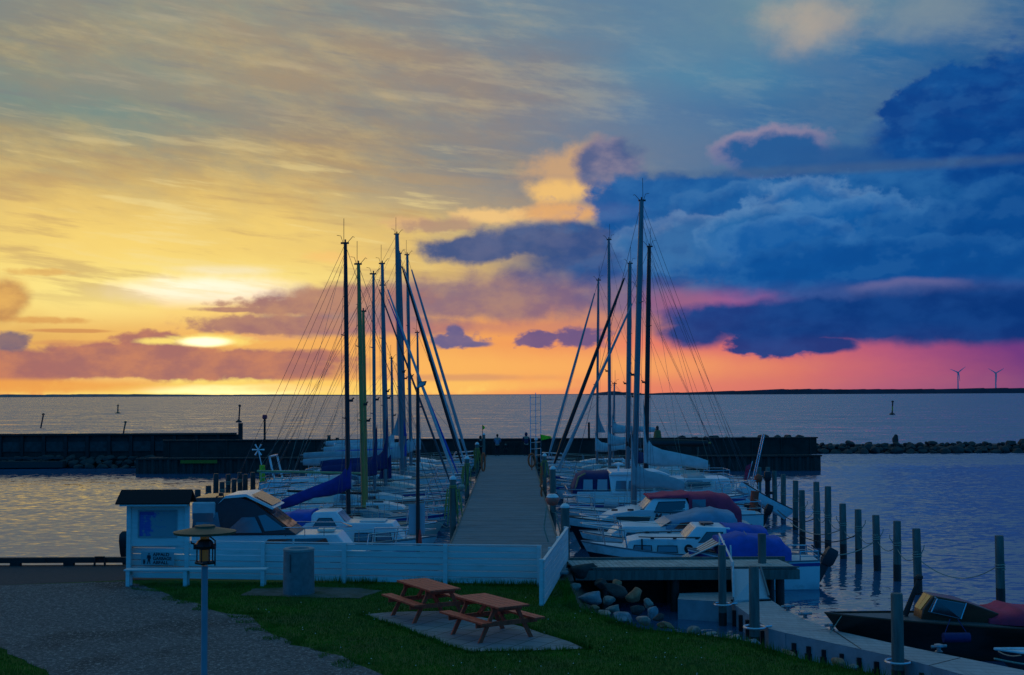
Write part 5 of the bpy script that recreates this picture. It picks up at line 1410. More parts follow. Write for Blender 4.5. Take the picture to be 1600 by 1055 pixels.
def boat_root(side, Y, x_bow, L, label, cat, group, name):
    Xc = x_bow - L / 2 if side < 0 else x_bow + L / 2
    t = thing(name, label, cat, (Xc, Y, 0), 0 if side < 0 else PI, group); t.rotation_euler.x = random.uniform(-.012, .012)
    t.rotation_euler.z += random.uniform(-.02, .02)
    return t, (lambda X: (X - Xc) if side < 0 else (Xc - X))
GS = 'boats moored along the pier'
def sailboat(side, Y, L, B, fb, mtop, mbase, mr, mm, label, hullm=white, stripe=None, boot=antif, deckm=offwhite, furl=None, cover=None, boom_end=None, hood=None, cabin_h=.42, x_bow=None, gap=.9, windows=3, fr=.06, frac=1., boom_z=1.0, antenna=True, rails=True, ob=False, cover_h=.42, stays=2, boomm=None, winm=win, climb=1., arch=False, stern_px=None, boom_sag=0., extras=True):
    if x_bow is None: x_bow = (PX0 - gap) if side < 0 else (PX1 + gap)
    root, lx = boat_root(side, Y, x_bow, L, label, 'sailboat', GS, 'sailing_boat')
    if deckm is offwhite: deckm = random.choice([offwhite, greydeck, greydeck, cream, teak])
    roofm_ = random.choice([white, offwhite, cream, greydeck])
    h = Hull(L, B, fb, full=2.3, rise=.30); h.build(root, hullm, deckm, stripe, boot=random.choice([antif, darkhull, darkhull]), bh=random.choice([.4, 1.4, 1.7, 1.8]))
    # coachroof
    a, c = -L * .08, L * .27; z0 = fb * 1.0; z1 = fb + cabin_h
    w, window, front = house(root, [(a, z0), (a + .02, z1), (c - L * .13, z1 - .03), (c - L*.03, z0 + cabin_h * .55), (c, z0 + .03)], B * .31, B * .26, z0, z1, roofm_, 'coachroof', .62)
    span = (c - L * .13 - a - .3)
    for i in range(windows):
        x0 = a + .2 + span * i / windows; x1 = a + .2 + span * (i + .82) / windows
        window([(x0, z0 + cabin_h * .38), (x1, z0 + cabin_h * .38), (x1 - .03, z0 + cabin_h * .74), (x0 + .03, z0 + cabin_h * .74)], winm)
    MB().box((a + .15, -.3, z1 + .003), (a + .85, .3, z1 + .055)).box((c - L * .2, -.22, z1 - .005), (c - L * .2 + .45, .22, z1 + .04)).build('hatch', winl, root, bevel=.01)
    for sd in (1, -1):
        b = MB(); b.loft([[V3(-L * .46, sd * B * .27, fb + .0), V3(-L * .46, sd * B * .27, fb + .16), V3(-L * .46, sd * B * .33, fb + .16), V3(-L * .46, sd * B * .36, fb)], [V3(a, sd * B * .27, fb), V3(a, sd * B * .27, fb + .30), V3(a, sd * B * .32, fb + .30), V3(a, sd * B * .36, fb)]], True, True)
        b.build('cockpit_coaming', white if hullm is not cream else cream, root, 40)
    for sd in (1, -1): MB().tube([(a + .2, sd * B * .2, z1 + .02), (a + .3, sd * B * .2, z1 + .07), (c - L * .15, sd * B * .17, z1 + .06), (c - L * .14, sd * B * .17, z1 + .01)], .018, 5).build('handrail', woodh, root)
    MB().tube([(-L * .47, 0, fb + .05), (-L * .46, 0, fb + .32), (-L * .36, 0, fb + .42)], .03, 6).build('tiller', woodh, root)
    if extras:
        b = MB()
        for sd in (1, -1): b.lathe([(.07, 0), (.055, .05), (.06, .13), (.03, .14)], 10, (-L * .22, sd * B * .345, fb + .17)).lathe([(.04,0),(.04,.3),(.01,.32)], 8, (L * .38, sd * .12, fb * 1.1))
        b.lathe([(.07, 0), (.09, .08), (.1, .1), (.02, .12)], 10, (c + .15, 0, fb * 1.12)).box((c + .4, -.2, fb * 1.13), (c + .85, .2, fb * 1.13 + .05))
        b.build('deck_fittings', steel, root, 40)
    if hood:
        canopy(root, [(a - .55, B * .30, fb + .25, z1 + .55), (a - .1, B * .29, fb + .3, z1 + .62), (a + .55, B * .24, z1 - .05, z1 + .22)], hood, 'spray_hood')
        for sd in (1, -1): MB().poly([(a - .30, sd * (B * .30 + .004), z1 + .05), (a + .2, sd * (B * .285 + .004), z1 + .02), (a + .1, sd * (B * .27 + .01), z1 + .3), (a - .25, sd * (B * .285 + .01), z1 + .4)], (0, sd * .006, 0)).build('hood_window', winl, root)
    if rails: h.rails(root, n=6)
    if arch:
        MB().tube([(-L * .42, B * .36, fb), (-L * .45, B * .34, fb + 1.5), (-L * .45, -B * .34, fb + 1.5), (-L * .42, -B * .36, fb)], .06, 8).build('targa_arch', white, root, 40)
    if ob: outboard(root, -L * .5 - .12, fb * .75, s=.8, y=.3)
    fenders(root, h, random.sample([.25, .4, .55, .7], 2), -1 if side < 0 else 1, random.choice([fender, bluep, fender]))
    # mooring lines to the pier
    e = h.edge(.97, 1); e2 = h.edge(.97, -1)
    b = MB()
    for sd, q in ((1, e), (-1, e2)):
        end = V3(L / 2 + gap - .1, sd * 1.3, 1.2 - 0.0); mid = q.lerp(end, .5) - V3(0, 0, .18); b.tube([q, mid, end], .014, 5)
    b.build('bow_lines', rope, root)
    # mast
    pb = at(mbase, 700, Y=Y); pt = at(mtop[0], mtop[1], Y=Y)
    base = V3(lx(pb.x), 0, z1 - .02); top = V3(lx(pt.x), 0, pt.z)
    bl = 0
    if boom_end is not None: bl = base.x - lx(at(boom_end, 700, Y=Y).x)
    bow = h.edge(.985) * 1; bow.y = 0; stern = V3(-L / 2 + .05, 0, fb + .1)
    mast_set(root, base, top, mr, mm, h, bow, stern, furl, fr, frac, cover=cover, boom_len=bl, boom_z=boom_z, antenna=antenna, shroud_y=B * .42, cover_h=cover_h, stays=stays, boomm=boomm, climb=climb, boom_sag=boom_sag)
    return root, h, lx

# ---- left side of the pier, near to far (bows to the pier)
# 1: white cabin cruiser right behind the fence
L = 8.0; xb = -3.3; Y = 42.0
root, lx = boat_root(-1, Y, xb, L, 'white cabin cruiser with dark windows and raked windscreen, first behind the fence on the left', 'motorboat', GS, 'cabin_cruiser')
root.rotation_euler = (0, 0, .01)
h = Hull(L, 2.8, 1.05, sw=.86, rise=.22, full=2.6); h.build(root, white, white, bluep, boot=antif)
X = lambda px: lx(at(px, 800, Y=Y - 1.0).x); Z = lambda py: at(430, py, Y=Y - 1.0).z
z0 = 1.02; zc = Z(836)
w, window, front = house(root, [(X(300), z0), (X(300), zc), (X(525), zc - .02), (X(548), z0 + .12), (X(560), z0)], 1.18, 1.08, z0, zc, white, 'lower_cabin', .55)
window([(X(404), z0 + .30), (X(457), z0 + .30), (X(457), Z(842)), (X(420), Z(842))], win); window([(X(460), z0 + .30), (X(516), z0 + .30), (X(508), Z(842)), (X(460), Z(842))], win)
# wheelhouse with slanted pillars
z2 = Z(790)
w2, window2, front2 = house(root, [(X(300), zc), (X(303), z2 + .25), (X(372), z2 + .28), (X(396), z2 + .10), (X(452), Z(829)), (X(462), zc)], 1.12, .92, zc, z2 + .28, mat('dark_interior', (.03,.035,.045), .3), 'wheelhouse', .82)  # near-black body colour stands in for the dim interior behind open sides
window2([(X(352), Z(832)), (X(410), Z(832)), (X(398), Z(808)), (X(378), Z(808))], winl); window2([(X(414), Z(830)), (X(446), Z(828)), (X(414), Z(804)), (X(403), Z(806))], winl)
window2([(X(306), Z(826)), (X(346), Z(826)), (X(340), Z(800)), (X(308), Z(800))], winl)
front2(X(450), Z(827), X(400), z2 + .05, win, .1, 3)
b = MB(); zt_ = z2 + .30
b.loft([[V3(X(340), y, zt_ - .25 + .02 * (1 - abs(y))), V3(X(352), y, zt_ + .02), V3(X(384), y, zt_ + .07), V3(X(428), y, zt_ - .38), V3(X(425), y, zt_ - .43), V3(X(384), y, zt_ - .02), V3(X(350), y, zt_ - .07)] for y in (-1.0, 0, 1.0)], True, True)
b.build('hardtop', white, root, 35)
MB().poly([(X(392), -.85, zt_ + .035), (X(424), -.85, zt_ - .31), (X(424), .85, zt_ - .31), (X(392), .85, zt_ + .035)], (.006, 0, .01)).build('roof_window', glass('tinted_roof', (.16,.06,.05), .2), root)
MB().box((X(300), -1.05, Z(812)), (X(336), 1.05, Z(784))).build('cockpit_canopy', lightc, root, bevel=.05)
MB().poly([(X(302), -1.06, Z(826)), (X(334), -1.06, Z(826)), (X(334), -1.06, Z(801)), (X(302), -1.06, Z(801))], (0,-.006,0)).build('cockpit_window', winl, root)
MB().tube([(X(337), -.9, Z(776)), (X(336), -.9, Z(795)), (X(347), -1.0, Z(812))], .03, 6).tube([(X(337), -.9, Z(776)), (X(345), -.7, Z(774)), (X(356), -.8, Z(806))], .02, 6).build('searchlight_frame', blackm, root)
MB().lathe([(.02,-.06),(.08,-.03),(.08,.05),(.02,.07)], 10, (X(343), -.8, Z(773))).build('searchlight', blackm, root)
MB().box((X(326), -1.42, z0 - .03), (X(520), -1.36, z0 + .05)).build('side_stripe', blackm, root)
MB().box((X(490), -.25, zc + .01), (X(517), .25, zc + .10)).build('hatch', cream, root, bevel=.02)
b = MB(); b.tube([(X(440), -.95, zc + .22), (X(520), -.8, zc + .22), (X(544), 0, zc + .15), (X(520), .8, zc + .22), (X(440), .95, zc + .22)], .02, 6)
for q in (445, 475, 505): b.tube([(X(q), -.9, zc - .05), (X(q), -.9, zc + .22)], .014, 5)
b.build('handrail', steel, root, 60)
h.rails(root, n=0, pushpit=False, t1=.82)
outboard(root, -L / 2 - .15, 0, s=.1) if False else None
p = at(190, 862, Y=41.4)
ob = MB(); qx, qz = lx(p.x), p.z
ob.loft([[V3(qx + a * s_, b_ * s_, qz + zz) for a, b_ in ((-.22,-.16),(-.22,.16),(.2,.17),(.24,0),(.2,-.17))] for zz, s_ in ((-.55,.45),(-.1,.85),(.28,1.0),(.5,.95),(.60,.6))], True, True)
ob.loft([[V3(qx + a, b_, qz + zz) for a, b_ in ((-.06,-.07),(-.06,.07),(.16,.06),(.16,-.06))] for zz in (-.5, -1.5)], True, True); ob.tube([(qx + .1, 0, qz - .3), (-L / 2 + .1, 0, .8)], .09, 8)
ob.build('outboard_motor', blackm, root, 40, bevel=.02)

# 2: small cabin boat with long hatch cover
L = 6.6; Y = 46.4
root, lx = boat_root(-1, Y, -2.95, L, 'small white cabin boat with blue stern tarpaulin, second from the fence on the left', 'motorboat', GS, 'cabin_boat')
h = Hull(L, 2.4, .85, sw=.8, rise=.30, full=2.4); h.build(root, white, white, None, boot=darkhull)
X = lambda px: lx(at(px, 800, Y=Y - .9).x); Z = lambda py: at(520, py, Y=Y - .9).z
z0 = .86; z1 = Z(819)
w, window, front = house(root, [(X(465), z0), (X(470), z1 + .05), (X(612), z1), (X(630), z0 + .2), (X(645), z0)], .98, .88, z0, z1, white, 'cabin_trunk', .6)
window([(X(556), z0 + .17), (X(581), z0 + .17), (X(581), z0 + .42), (X(556), z0 + .42)], winl, fr=(.03, blackm)); window([(X(589), z0 + .17), (X(612), z0 + .17), (X(609), z0 + .42), (X(589), z0 + .42)], winl, fr=(.03, blackm))
w2, window2, front2 = house(root, [(X(472), z1 - .1), (X(490), Z(801)), (X(524), Z(800)), (X(540), z1)], .9, .74, z1, Z(800), white, 'wheelhouse', .85)
window2([(X(489), Z(823)), (X(526), Z(823)), (X(517), Z(811)), (X(499), Z(811))], win, fr=(.025, blackm)); front2(X(539), Z(817), X(526), Z(803), win, .1, 2)
canopy(root, [(X(432), .85, z1 - .25, z1 + .30), (X(455), .95, z1 - .2, z1 + .42), (X(486), .85, z1 - .1, z1 + .45)], blue, 'stern_tarpaulin')
MB().box((X(560), -.5, z1 + .02), (X(600), .5, z1 + .07)).build('hatch', offwhite, root, bevel=.02)
h.rails(root, n=4, h=.5, pushpit=False); fenders(root, h, [.35, .7], -1)

# 3 .. sailing boats of the left side
S = []
S.append(sailboat(-1, 50.6, 8.8, 2.8, .95, (539,380), 544.5, .095, blackm, 'sailing boat with black mast and sweeping blue sail cover, left of the pier', cream, None, furl=None, cover=deepb, boom_end=437, hood=None, windows=2, boom_z=1.25, stays=3, cover_h=.5, climb=.75, boomm=blackm, boom_sag=-.85))
S.append(sailboat(-1, 54.6, 8.6, 2.8, .95, (560,413), 568.5, .10, goldm, 'sailing boat with the tall golden-brown mast and a dark rolled boom cover, left side', white, bluep, furl=None, cover=None, boom_end=450, windows=3, boom_z=.65, stays=3, boomm=blackm, fr=.07))
S.append(sailboat(-1, 58.6, 7.8, 2.6, .9, (568,487), 572.5, .085, goldm, 'small sailing boat with the shorter golden mast and a pale green boom, left side', white, None, furl=None, cover=None, boom_end=402, hood=lightc, windows=2, boom_z=1.3, boomm=mat('pale_green_boom', (.28,.34,.16), .5), antenna=False))
S.append(sailboat(-1, 62.6, 9.4, 3.0, 1.0, (583,428), 585.5, .085, alu, 'sailing boat with a slim grey mast carrying a hooked top and navy cover, left side', cream, redp, furl=wire, cover=navy, boom_end=500, windows=3, antenna=False, cover_h=.5, climb=1.6))
S.append(sailboat(-1, 66.6, 10.0, 3.1, 1.05, (597,412), 602.5, .11, alu, 'sailing boat with a thick pale mast and grey sail bundle, behind the hooked-top mast', white, bluep, furl=lightc, cover=navy, boom_end=498, hood=lightc, windows=3, fr=.085, cover_h=.55, frac=.95, climb=1.6))
S.append(sailboat(-1, 70.6, 9.6, 3.0, 1.0, (598,446), 606.5, .095, alu, 'sailing boat with a blue furled jib and a cream tent at its stern, left side', white, None, furl=blue, cover=greyc, boom_end=470, hood=greyc, windows=3, fr=.06))
S.append(sailboat(-1, 75.0, 11.6, 3.4, 1.15, (620,366), 628.5, .16, alu, 'large sailing boat with the tallest mast of the left side and an open stern rail', white, None, furl=blackm, cover=greyc, boom_end=470, windows=4, fr=.10, frac=.93, ob=False, arch=True))
S.append(sailboat(-1, 79.6, 9.8, 3.1, 1.05, (624,396), 633, .13, alu, 'sailing boat with a plain grey mast crowded behind the tallest left mast', white, bluep, furl=lightc, cover=blue, boom_end=520, windows=3, fr=.08))
S.append(sailboat(-1, 84.6, 10.4, 3.2, 1.1, (636,398), 642, .115, alu, 'sailing boat with grey mast and thin jib roll, farthest tall mast on the left', white, None, furl=greyc, cover=lightc, boom_end=502, hood=navy, windows=3, fr=.11))
S.append(sailboat(-1, 89.8, 9.8, 3.1, 1.05, (652,520), 655, .09, alu, 'small far sailing boat with a short mast near the end of the left side', white, None, furl=None, cover=lightc, boom_end=520, windows=3))
S.append(sailboat(-1, 95.0, 10.6, 3.2, 1.1, (612,560), 614, .10, alu, 'last boat of the left side, a sailing boat with a half lowered grey sail', white, None, furl=None, cover=lightc, boom_end=506, windows=3, arch=True))
# half lowered grey sails
def hanging_sail(root, lx, px, Y, m):
    P = [at(x, y, Y=Y) for x, y in px]
    n = len(P); b = MB(); b.poly([(lx(p.x), .02, p.z) for p in P], (0, .05, 0)); b.build('hanging_sail', m, root)
# the dark stub of bundled sail on the left
hanging_sail(S[4][0], S[4][2], ((606,716),(611,710),(612,748),(592,748),(596,728)), 66.6, navy)
hanging_sail(S[7][0], S[7][2], ((629,600),(630,682),(612,680),(620,655),(626,630)), 79.5, greyc)
hanging_sail(S[6][0], S[6][2], ((631,655),(636,682),(623,680)), 75., blue)
# windvane wheel gear and hi-vis cloth on a far stern at the left
root, h, lx = S[6]
sx = -h.L / 2
b = MB()
for k in range(6):
    a = k * PI / 3; c = V3(sx - .3, 0, 3.0); b.tube([c, c + V3(.36 * math.cos(a), 0, .36 * math.sin(a))], [.02, .05], 5)
b.tube([(sx + .1, 0, 1.2), (sx - .3, 0, 3.0)], .03, 6); b.build('wind_generator', white, root)
MB().tube([(sx - .05, 0, 1.1), (sx - .05, 0, 2.1)], .16, 8).build('hivis_danbuoy', hivis, root)
outboard(root, sx - .1, 1.1, s=.9, y=.6)

# ---- right side, near to far (bows to the pier)
# Z: striped speedboat under a blue cover behind the jetty
L = 3.9; Y = 41.3
p = at(1081, 870, Y=Y)
root, lx = boat_root(1, Y, p.x, L, 'small open boat with striped foredeck under a bright blue cover, just behind the wooden jetty', 'motorboat', GS, 'covered_speedboat')
root.rotation_euler = (0, 0, PI)
h = Hull(L, 2.0, .90, sw=.85, rise=.35, full=2.0); h.build(root, white, offwhite, bluep, boot=None)
X = lambda px: lx(at(px, 800, Y=Y - .8).x); Z = lambda py: at(1180, py, Y=Y - .8).z
canopy(root, [(X(1237), .72, .75, Z(858)), (X(1222), .86, .75, Z(842)), (X(1200), .9, .78, Z(840)), (X(1160), .9, .8, Z(835)), (X(1124), .8, .82, Z(842))], blue, 'cover')
b = MB(); c2 = MB()
for k in range(7):
    s0, s1 = -1 + k * 2 / 7, -1 + (k + 1) * 2 / 7
    q = [V3(X(1132), s0 * .78, Z(845)), V3(X(1132), s1 * .78, Z(845)), V3(X(1072), s1 * .34, Z(876)), V3(X(1072), s0 * .34, Z(876))]
    (b if k % 2 == 0 else c2).poly(q, (0, 0, -.03))
b.build('striped_foredeck', mat('foredeck_white', (.62,.62,.58), .5), root); c2.build('foredeck_stripe', mat('foredeck_brown', (.16,.10,.07), .5), root)
MB().tube([(X(1169), -.0, Z(834)), (X(1170), .6, Z(840)), (X(1182), .9, Z(866))], .012, 4).build('cover_strap', rope, root)
outboard(root, -L / 2 - .2, .62, mat('motor_grey', (.03,.035,.04), .5), s=1.15, tilt=.5)
h.rails(root, n=0, pushpit=True, pulpit=False, h=.3)

# A: cabin boat with blue stern canopy
L = 6.5; Y = 44.2
p = at(920, 848, Y=Y)
root, lx = boat_root(1, Y, p.x, L, 'white cabin boat with round porthole and blue stern canopy, first right of the pier', 'motorboat', GS, 'cabin_boat')
h = Hull(L, 2.6, .76, sw=.82, rise=.48, full=2.2, rake=.10); h.build(root, white, white, None, boot=darkhull, railm=alu, bh=2.0)
X = lambda px: lx(at(px, 800, Y=Y - 1.0).x); Z = lambda py: at(1020, py, Y=Y - 1.0).z
z0 = .76; z1 = Z(843)
w, window, front = house(root, [(X(1110), z0), (X(1110), z1 - .02), (X(1004), z1 + .0), (X(984), Z(847)), (X(974), z0 + .06)], 1.08, .98, z0, z1, white, 'cabin_trunk', .66)
window([(X(1018), Z(861)), (X(991), Z(860)), (X(993), Z(854)), (X(1018), Z(854))], winl, fr=(.03, blackm)); window([(X(1058), Z(863)), (X(1028), Z(862)), (X(1029), Z(854)), (X(1057), Z(854))], winl, fr=(.03, blackm))
for sd in (1, -1): MB().lathe([(.15, 0), (.15, .03)], 18).build('porthole_rim', blackm, root)
for o in [c for c in root.children if c.name.startswith('porthole_rim')]:
    s_ = 1 if not o.name.endswith('001') else -1
    o.rotation_euler = (-s_ * PI / 2, 0, 0); o.location = (X(1076), s_ * (w(X(1076), Z(858)) - .012), Z(858))
w2, window2, front2 = house(root, [(X(1145), z1 - .3), (X(1142), Z(826)), (X(1090), Z(824)), (X(1072), z1 + .0), (X(1070), z1 - .1)], 1.0, .84, z1, Z(824), white, 'wheelhouse', .9)
window2([(X(1128), Z(846)), (X(1092), Z(848)), (X(1106), Z(833)), (X(1130), Z(833))], win, fr=(.02, blackm))
front2(X(1073), z1 + .02, X(1088), Z(827), brightwin, .1, 2)
b = MB(); b.tube([(X(1104), -.5, Z(823)), (X(1104), .5, Z(823))], .035, 6).box((X(1120), -.3, Z(823)), (X(1100), .3, Z(821))); b.build('roof_hatch', blackm, root)
canopy(root, [(X(1207), .9, z0, Z(842)), (X(1200), 1.0, z0, Z(828)), (X(1170), 1.02, z0, Z(823)), (X(1136), .95, z1 - .1, Z(823))], blue, 'stern_canopy')
b = MB()
for sd in (1, -1): b.tube([(X(1095), sd * .95, z1 + .05), (X(1020), sd * .85, z1 + .05), (X(1000), sd * .6, z1 + .04)], .02, 5)
for q in (1090, 1055, 1020):
    for sd in (1, -1): b.box((X(q) - .06, sd * .93 - .03, z1), (X(q) + .06, sd * .93 + .03, z1 + .05))
b.build('handrail', mat('dark_rail', (.03,.03,.03), .5), root)
h.rails(root, n=0, pushpit=False, t1=.80, h=.62)
fenders(root, h, [.35], 1, fender)
MB().tube([(X(1004), w(X(1004), z1) + .03, z1), (X(1004), w(X(1004), z1) + .09, z0 - .1)], .03, 6).build('hanging_line', blackm, root)

# B: grey hooded cabin boat
L = 5.7; Y = 47.4
p = at(914, 834, Y=Y)
root, lx = boat_root(1, Y, p.x, L, 'white cabin boat with pale blue-grey canopy, between the blue and the wine-red canopies', 'motorboat', GS, 'cabin_boat')
h = Hull(L, 2.5, .84, sw=.84, rise=.36, full=2.2); h.build(root, white, white, None, boot=darkhull, bh=2.25)
X = lambda px: lx(at(px, 800, Y=Y - 1.0).x); Z = lambda py: at(1000, py, Y=Y - 1.0).z
z0 = .84; z1 = Z(823)
w, window, front = house(root, [(X(1065), z0), (X(1060), z1), (X(974), z1), (X(958), Z(833)), (X(950), z0 + .05)], 1.1, .98, z0, z1, white, 'cabin', .66)
window([(X(1002), Z(843)), (X(972), Z(843)), (X(980), Z(832)), (X(1000), Z(832))], win, fr=(.025, offwhite)); window([(X(1040), Z(842)), (X(1008), Z(842)), (X(1006), Z(832)), (X(1028), Z(832))], win, fr=(.025, offwhite))
front(X(957), Z(836), X(972), z1 - .04, winl, .14, 2)
front_w = MB().poly([(X(1033), 1.0, z1), (X(1048), 1.0, Z(814)), (X(1048), -1.0, Z(814)), (X(1033), -1.0, z1)], (.02,0,0)).build('windscreen', brightwin, root)
canopy(root, [(X(1153), 1.0, z0, Z(812)), (X(1148), 1.1, z0, Z(803)), (X(1120), 1.1, z0, Z(797)), (X(1098), 1.05, z1 - .05, Z(799)), (X(1050), .98, z1 - .1, Z(812)), (X(1040), .98, z1 - .1, z1 + .04)], bluec, 'canopy')
for sd in (1, -1): MB().poly([(X(1070), sd * 1.07, Z(826)), (X(1052), sd * 1.05, Z(826)), (X(1062), sd * 1.06, Z(817)), (X(1080), sd * 1.08, Z(815))], (0, sd * .02, 0)).build('canopy_window', win, root)
h.rails(root, n=3, pushpit=False, t1=.78, h=.62)

# C: wine-red canopied boat
L = 7.0; Y = 51.6
p = at(893, 806, Y=Y)
root, lx = boat_root(1, Y, p.x, L, 'white motorboat with long wine-red canopy and brown side panel, right of the pier', 'motorboat', GS, 'cabin_boat')
h = Hull(L, 2.9, 1.0, sw=.85, rise=.28, full=2.0); h.build(root, white, offwhite, None, boot=darkhull, railm=woodh, bh=2.1)
X = lambda px: lx(at(px, 800, Y=Y - 1.15).x); Z = lambda py: at(1000, py, Y=Y - 1.15).z
z0 = 1.0; z1 = Z(797)
w, window, front = house(root, [(X(1080), z0), (X(1080), z1), (X(1000), z1), (X(960), Z(803)), (X(930), z0 + .1)], 1.25, 1.15, z0, z1, white, 'cabin', .6)
window([(X(1012), Z(817)), (X(962), Z(813)), (X(962), Z(808)), (X(1016), Z(807))], mat('brown_panel', (.055,.04,.03), .4), 'side_panel')
w2, window2, front2 = house(root, [(X(1080), z1), (X(1072), Z(780)), (X(1022), Z(779)), (X(1006), z1), (X(1000), z1 - .05)], 1.15, 1.0, z1, Z(779), white, 'wheelhouse', .92)
window2([(X(1070), Z(802)), (X(1022), Z(800)), (X(1030), Z(786)), (X(1070), Z(785))], win, fr=(.03, blackm)); front2(X(1006), z1 + .03, X(1020), Z(782), brightwin, .12, 3)
canopy(root, [(X(1159), 1.1, z0, Z(795)), (X(1142), 1.2, z0, Z(776)), (X(1120), 1.2, z0, Z(772)), (X(1076), 1.18, z0 + .2, Z(772))], redc, 'stern_canopy')
canopy(root, [(X(1076), 1.12, Z(779), Z(771)), (X(1045), 1.12, Z(779), Z(773)), (X(1015), 1.02, Z(780), Z(776))], redc, 'roof_canopy')
for sd in (1, -1): MB().poly([(X(1102), sd * 1.21, Z(799)), (X(1081), sd * 1.20, Z(799)), (X(1081), sd * 1.18, Z(781)), (X(1102), sd * 1.18, Z(781))], (0, sd * .02, 0)).build('canopy_window', winl, root)
text('Marlise', .34, (X(1020), 1.265, Z(812)), mat('name_ink', (.02,.02,.04), .5), root, 'boat_name', rz=PI, italic=True)
h.rails(root, n=0, pushpit=False, t1=.84, h=.4)
b = MB(); 
for q in (960, 985, 1005): b.box((X(q) - .12, 1.0, z1 - .04), (X(q) + .12, 1.06, z1 + .03))
b.build('roof_blocks', blackm, root)

# R4: tall sailing boat between C and D
T = []
T.append(sailboat(1, 55.6, 8.2, 3.0, 1.0, (1003,313), 989.5, .135, alu, 'sailing boat with the tallest mast of all and a loose grey sail bundle', white, None, furl=None, cover=greyc, boom_end=1070, windows=3, boom_z=.9, stays=4, cover_h=.7, climb=1.2, boom_sag=-.3, extras=True))
# D: hardtop cruiser, stern with dark blue tent to the pier
L = 8.2; Y = 59.4
p = at(1148, 790, Y=Y)
Xs = at(882, 790, Y=Y).x
root = thing('cabin_cruiser', 'big white hardtop cruiser with a dark blue cockpit tent beside the pier', 'motorboat', (Xs + L / 2, Y, 0), 0, GS)
lx = lambda Xw: Xw - (Xs + L / 2)
h = Hull(L, 3.3, 1.25, sw=.88, rise=.22, full=2.5); h.build(root, white, white, bluep, boot=darkhull)
X = lambda px: lx(at(px, 780, Y=Y - 1.2).x); Z = lambda py: at(990, py, Y=Y - 1.2).z
z0 = 1.25; z1 = Z(768)
w, window, front = house(root, [(X(900), z0), (X(902), z1), (X(1060), z1), (X(1098), Z(776)), (X(1120), z0)], 1.38, 1.3, z0, z1, white, 'lower_cabin', .6)
w2, window2, front2 = house(root, [(X(955), z1 - .1), (X(952), Z(742)), (X(1030), Z(740)), (X(1044), Z(745)), (X(1068), z1), (X(1068), z1 - .1)], 1.3, 1.1, z1, Z(740), white, 'wheelhouse', .86)
for a_, b_ in ((962, 978), (982, 1002), (1006, 1020)): window2([(X(a_), Z(766)), (X(b_), Z(766)), (X(b_), Z(752)), (X(a_ + 2), Z(752))], winl if a_ != 1006 else win, fr=(.02, alu))
window2([(X(1024), Z(766)), (X(1060), Z(766)), (X(1043), Z(752)), (X(1024), Z(752))], win)
front2(X(1066), z1 + .03, X(1045), Z(747), win, .12, 3, flip=1)
b = MB().loft([[V3(X(952), y, Z(742)), V3(X(956), y, Z(738)), V3(X(1030), y, Z(737)), V3(X(1050), y, Z(744)), V3(X(1030), y, Z(741))] for y in (-1.25, -.9, 0, .9, 1.25)], True, True); b.build('hardtop', white, root, 40)
canopy(root, [(X(895), 1.2, z1 - .25, Z(762)), (X(903), 1.2, z1 - .2, Z(742)), (X(915), 1.2, z1 - .2, Z(737)), (X(952), 1.2, z1 - .1, Z(737))], navy, 'cockpit_tent', flare=1)
for a_, b_ in ((911, 926), (933, 949)):
    for sd in (1, -1): MB().poly([(X(a_), sd * 1.21, Z(766)), (X(b_), sd * 1.21, Z(766)), (X(b_), sd * 1.2, Z(749)), (X(a_ + 1), sd * 1.2, Z(749))], (0, sd * .03, 0)).build('tent_window', brightwin, root)
MB().tube([(X(896), -1.1, Z(775)), (X(904), -1.22, Z(745)), (X(915), -1.22, Z(739))], .04, 6).build('tent_hoop', mat('tan_hoop', (.45,.28,.12), .5), root)
for sd in (-1,): MB().tube([(X(943), -1.75, Z(785)), (X(963), -1.75, Z(787))], .22, 10).build('fender', fender, root, 60)
h.rails(root, n=5, pushpit=True, h=.6); 
b = MB().lathe([(.05,0),(.05,.3),(.22,.32),(.22,.38),(.02,.42)], 12, (X(970), 0, Z(739))); b.build('radar', white, root, 50)
# inclined dinghy at the outer end
p = at(1190, 800, Y=61)
t = thing('hung_dinghy', 'pale dinghy tipped up at the outer end of the right boats below the posts', 'dinghy', (p.x, 61, .9)); t.rotation_euler = (0, .55, 0)
hh = Hull(2.9, 1.3, .42, draft=.1, full=2.0); hh.build(t, white, lightc, None, railm=blackm)

# E: white motor yacht with grey hood behind D and the sailing boats beyond
L = 7.6; Y = 63.6
root, lx = boat_root(1, Y, PX1 + 1.6, L, 'white motorboat with a square grey stern hood beyond the hardtop cruiser', 'motorboat', GS, 'cabin_boat')
h = Hull(L + 1, 3.1, 1.2, sw=.86, rise=.22, full=2.4); h.build(root, white, offwhite, None, boot=darkhull)
X = lambda px: lx(at(px, 760, Y=Y - 1.2).x); Z = lambda py: at(1080, py, Y=Y - 1.2).z
w, window, front = house(root, [(X(1145), 1.2), (X(1140), Z(748)), (X(1060), Z(748)), (X(1020), Z(752)), (X(1000), 1.25)], 1.3, 1.2, 1.2, Z(748), white, 'cabin', .7)
window([(X(1110), Z(760)), (X(1075), Z(760)), (X(1075), Z(753)), (X(1110), Z(753))], win)
canopy(root, [(X(1104), 1.1, Z(765), Z(745)), (X(1098), 1.15, Z(765), Z(742)), (X(1076), 1.15, Z(765), Z(743)), (X(1066), 1.1, Z(765), Z(755))], greyc, 'stern_hood')
h.rails(root, n=6, pushpit=True, h=.6)
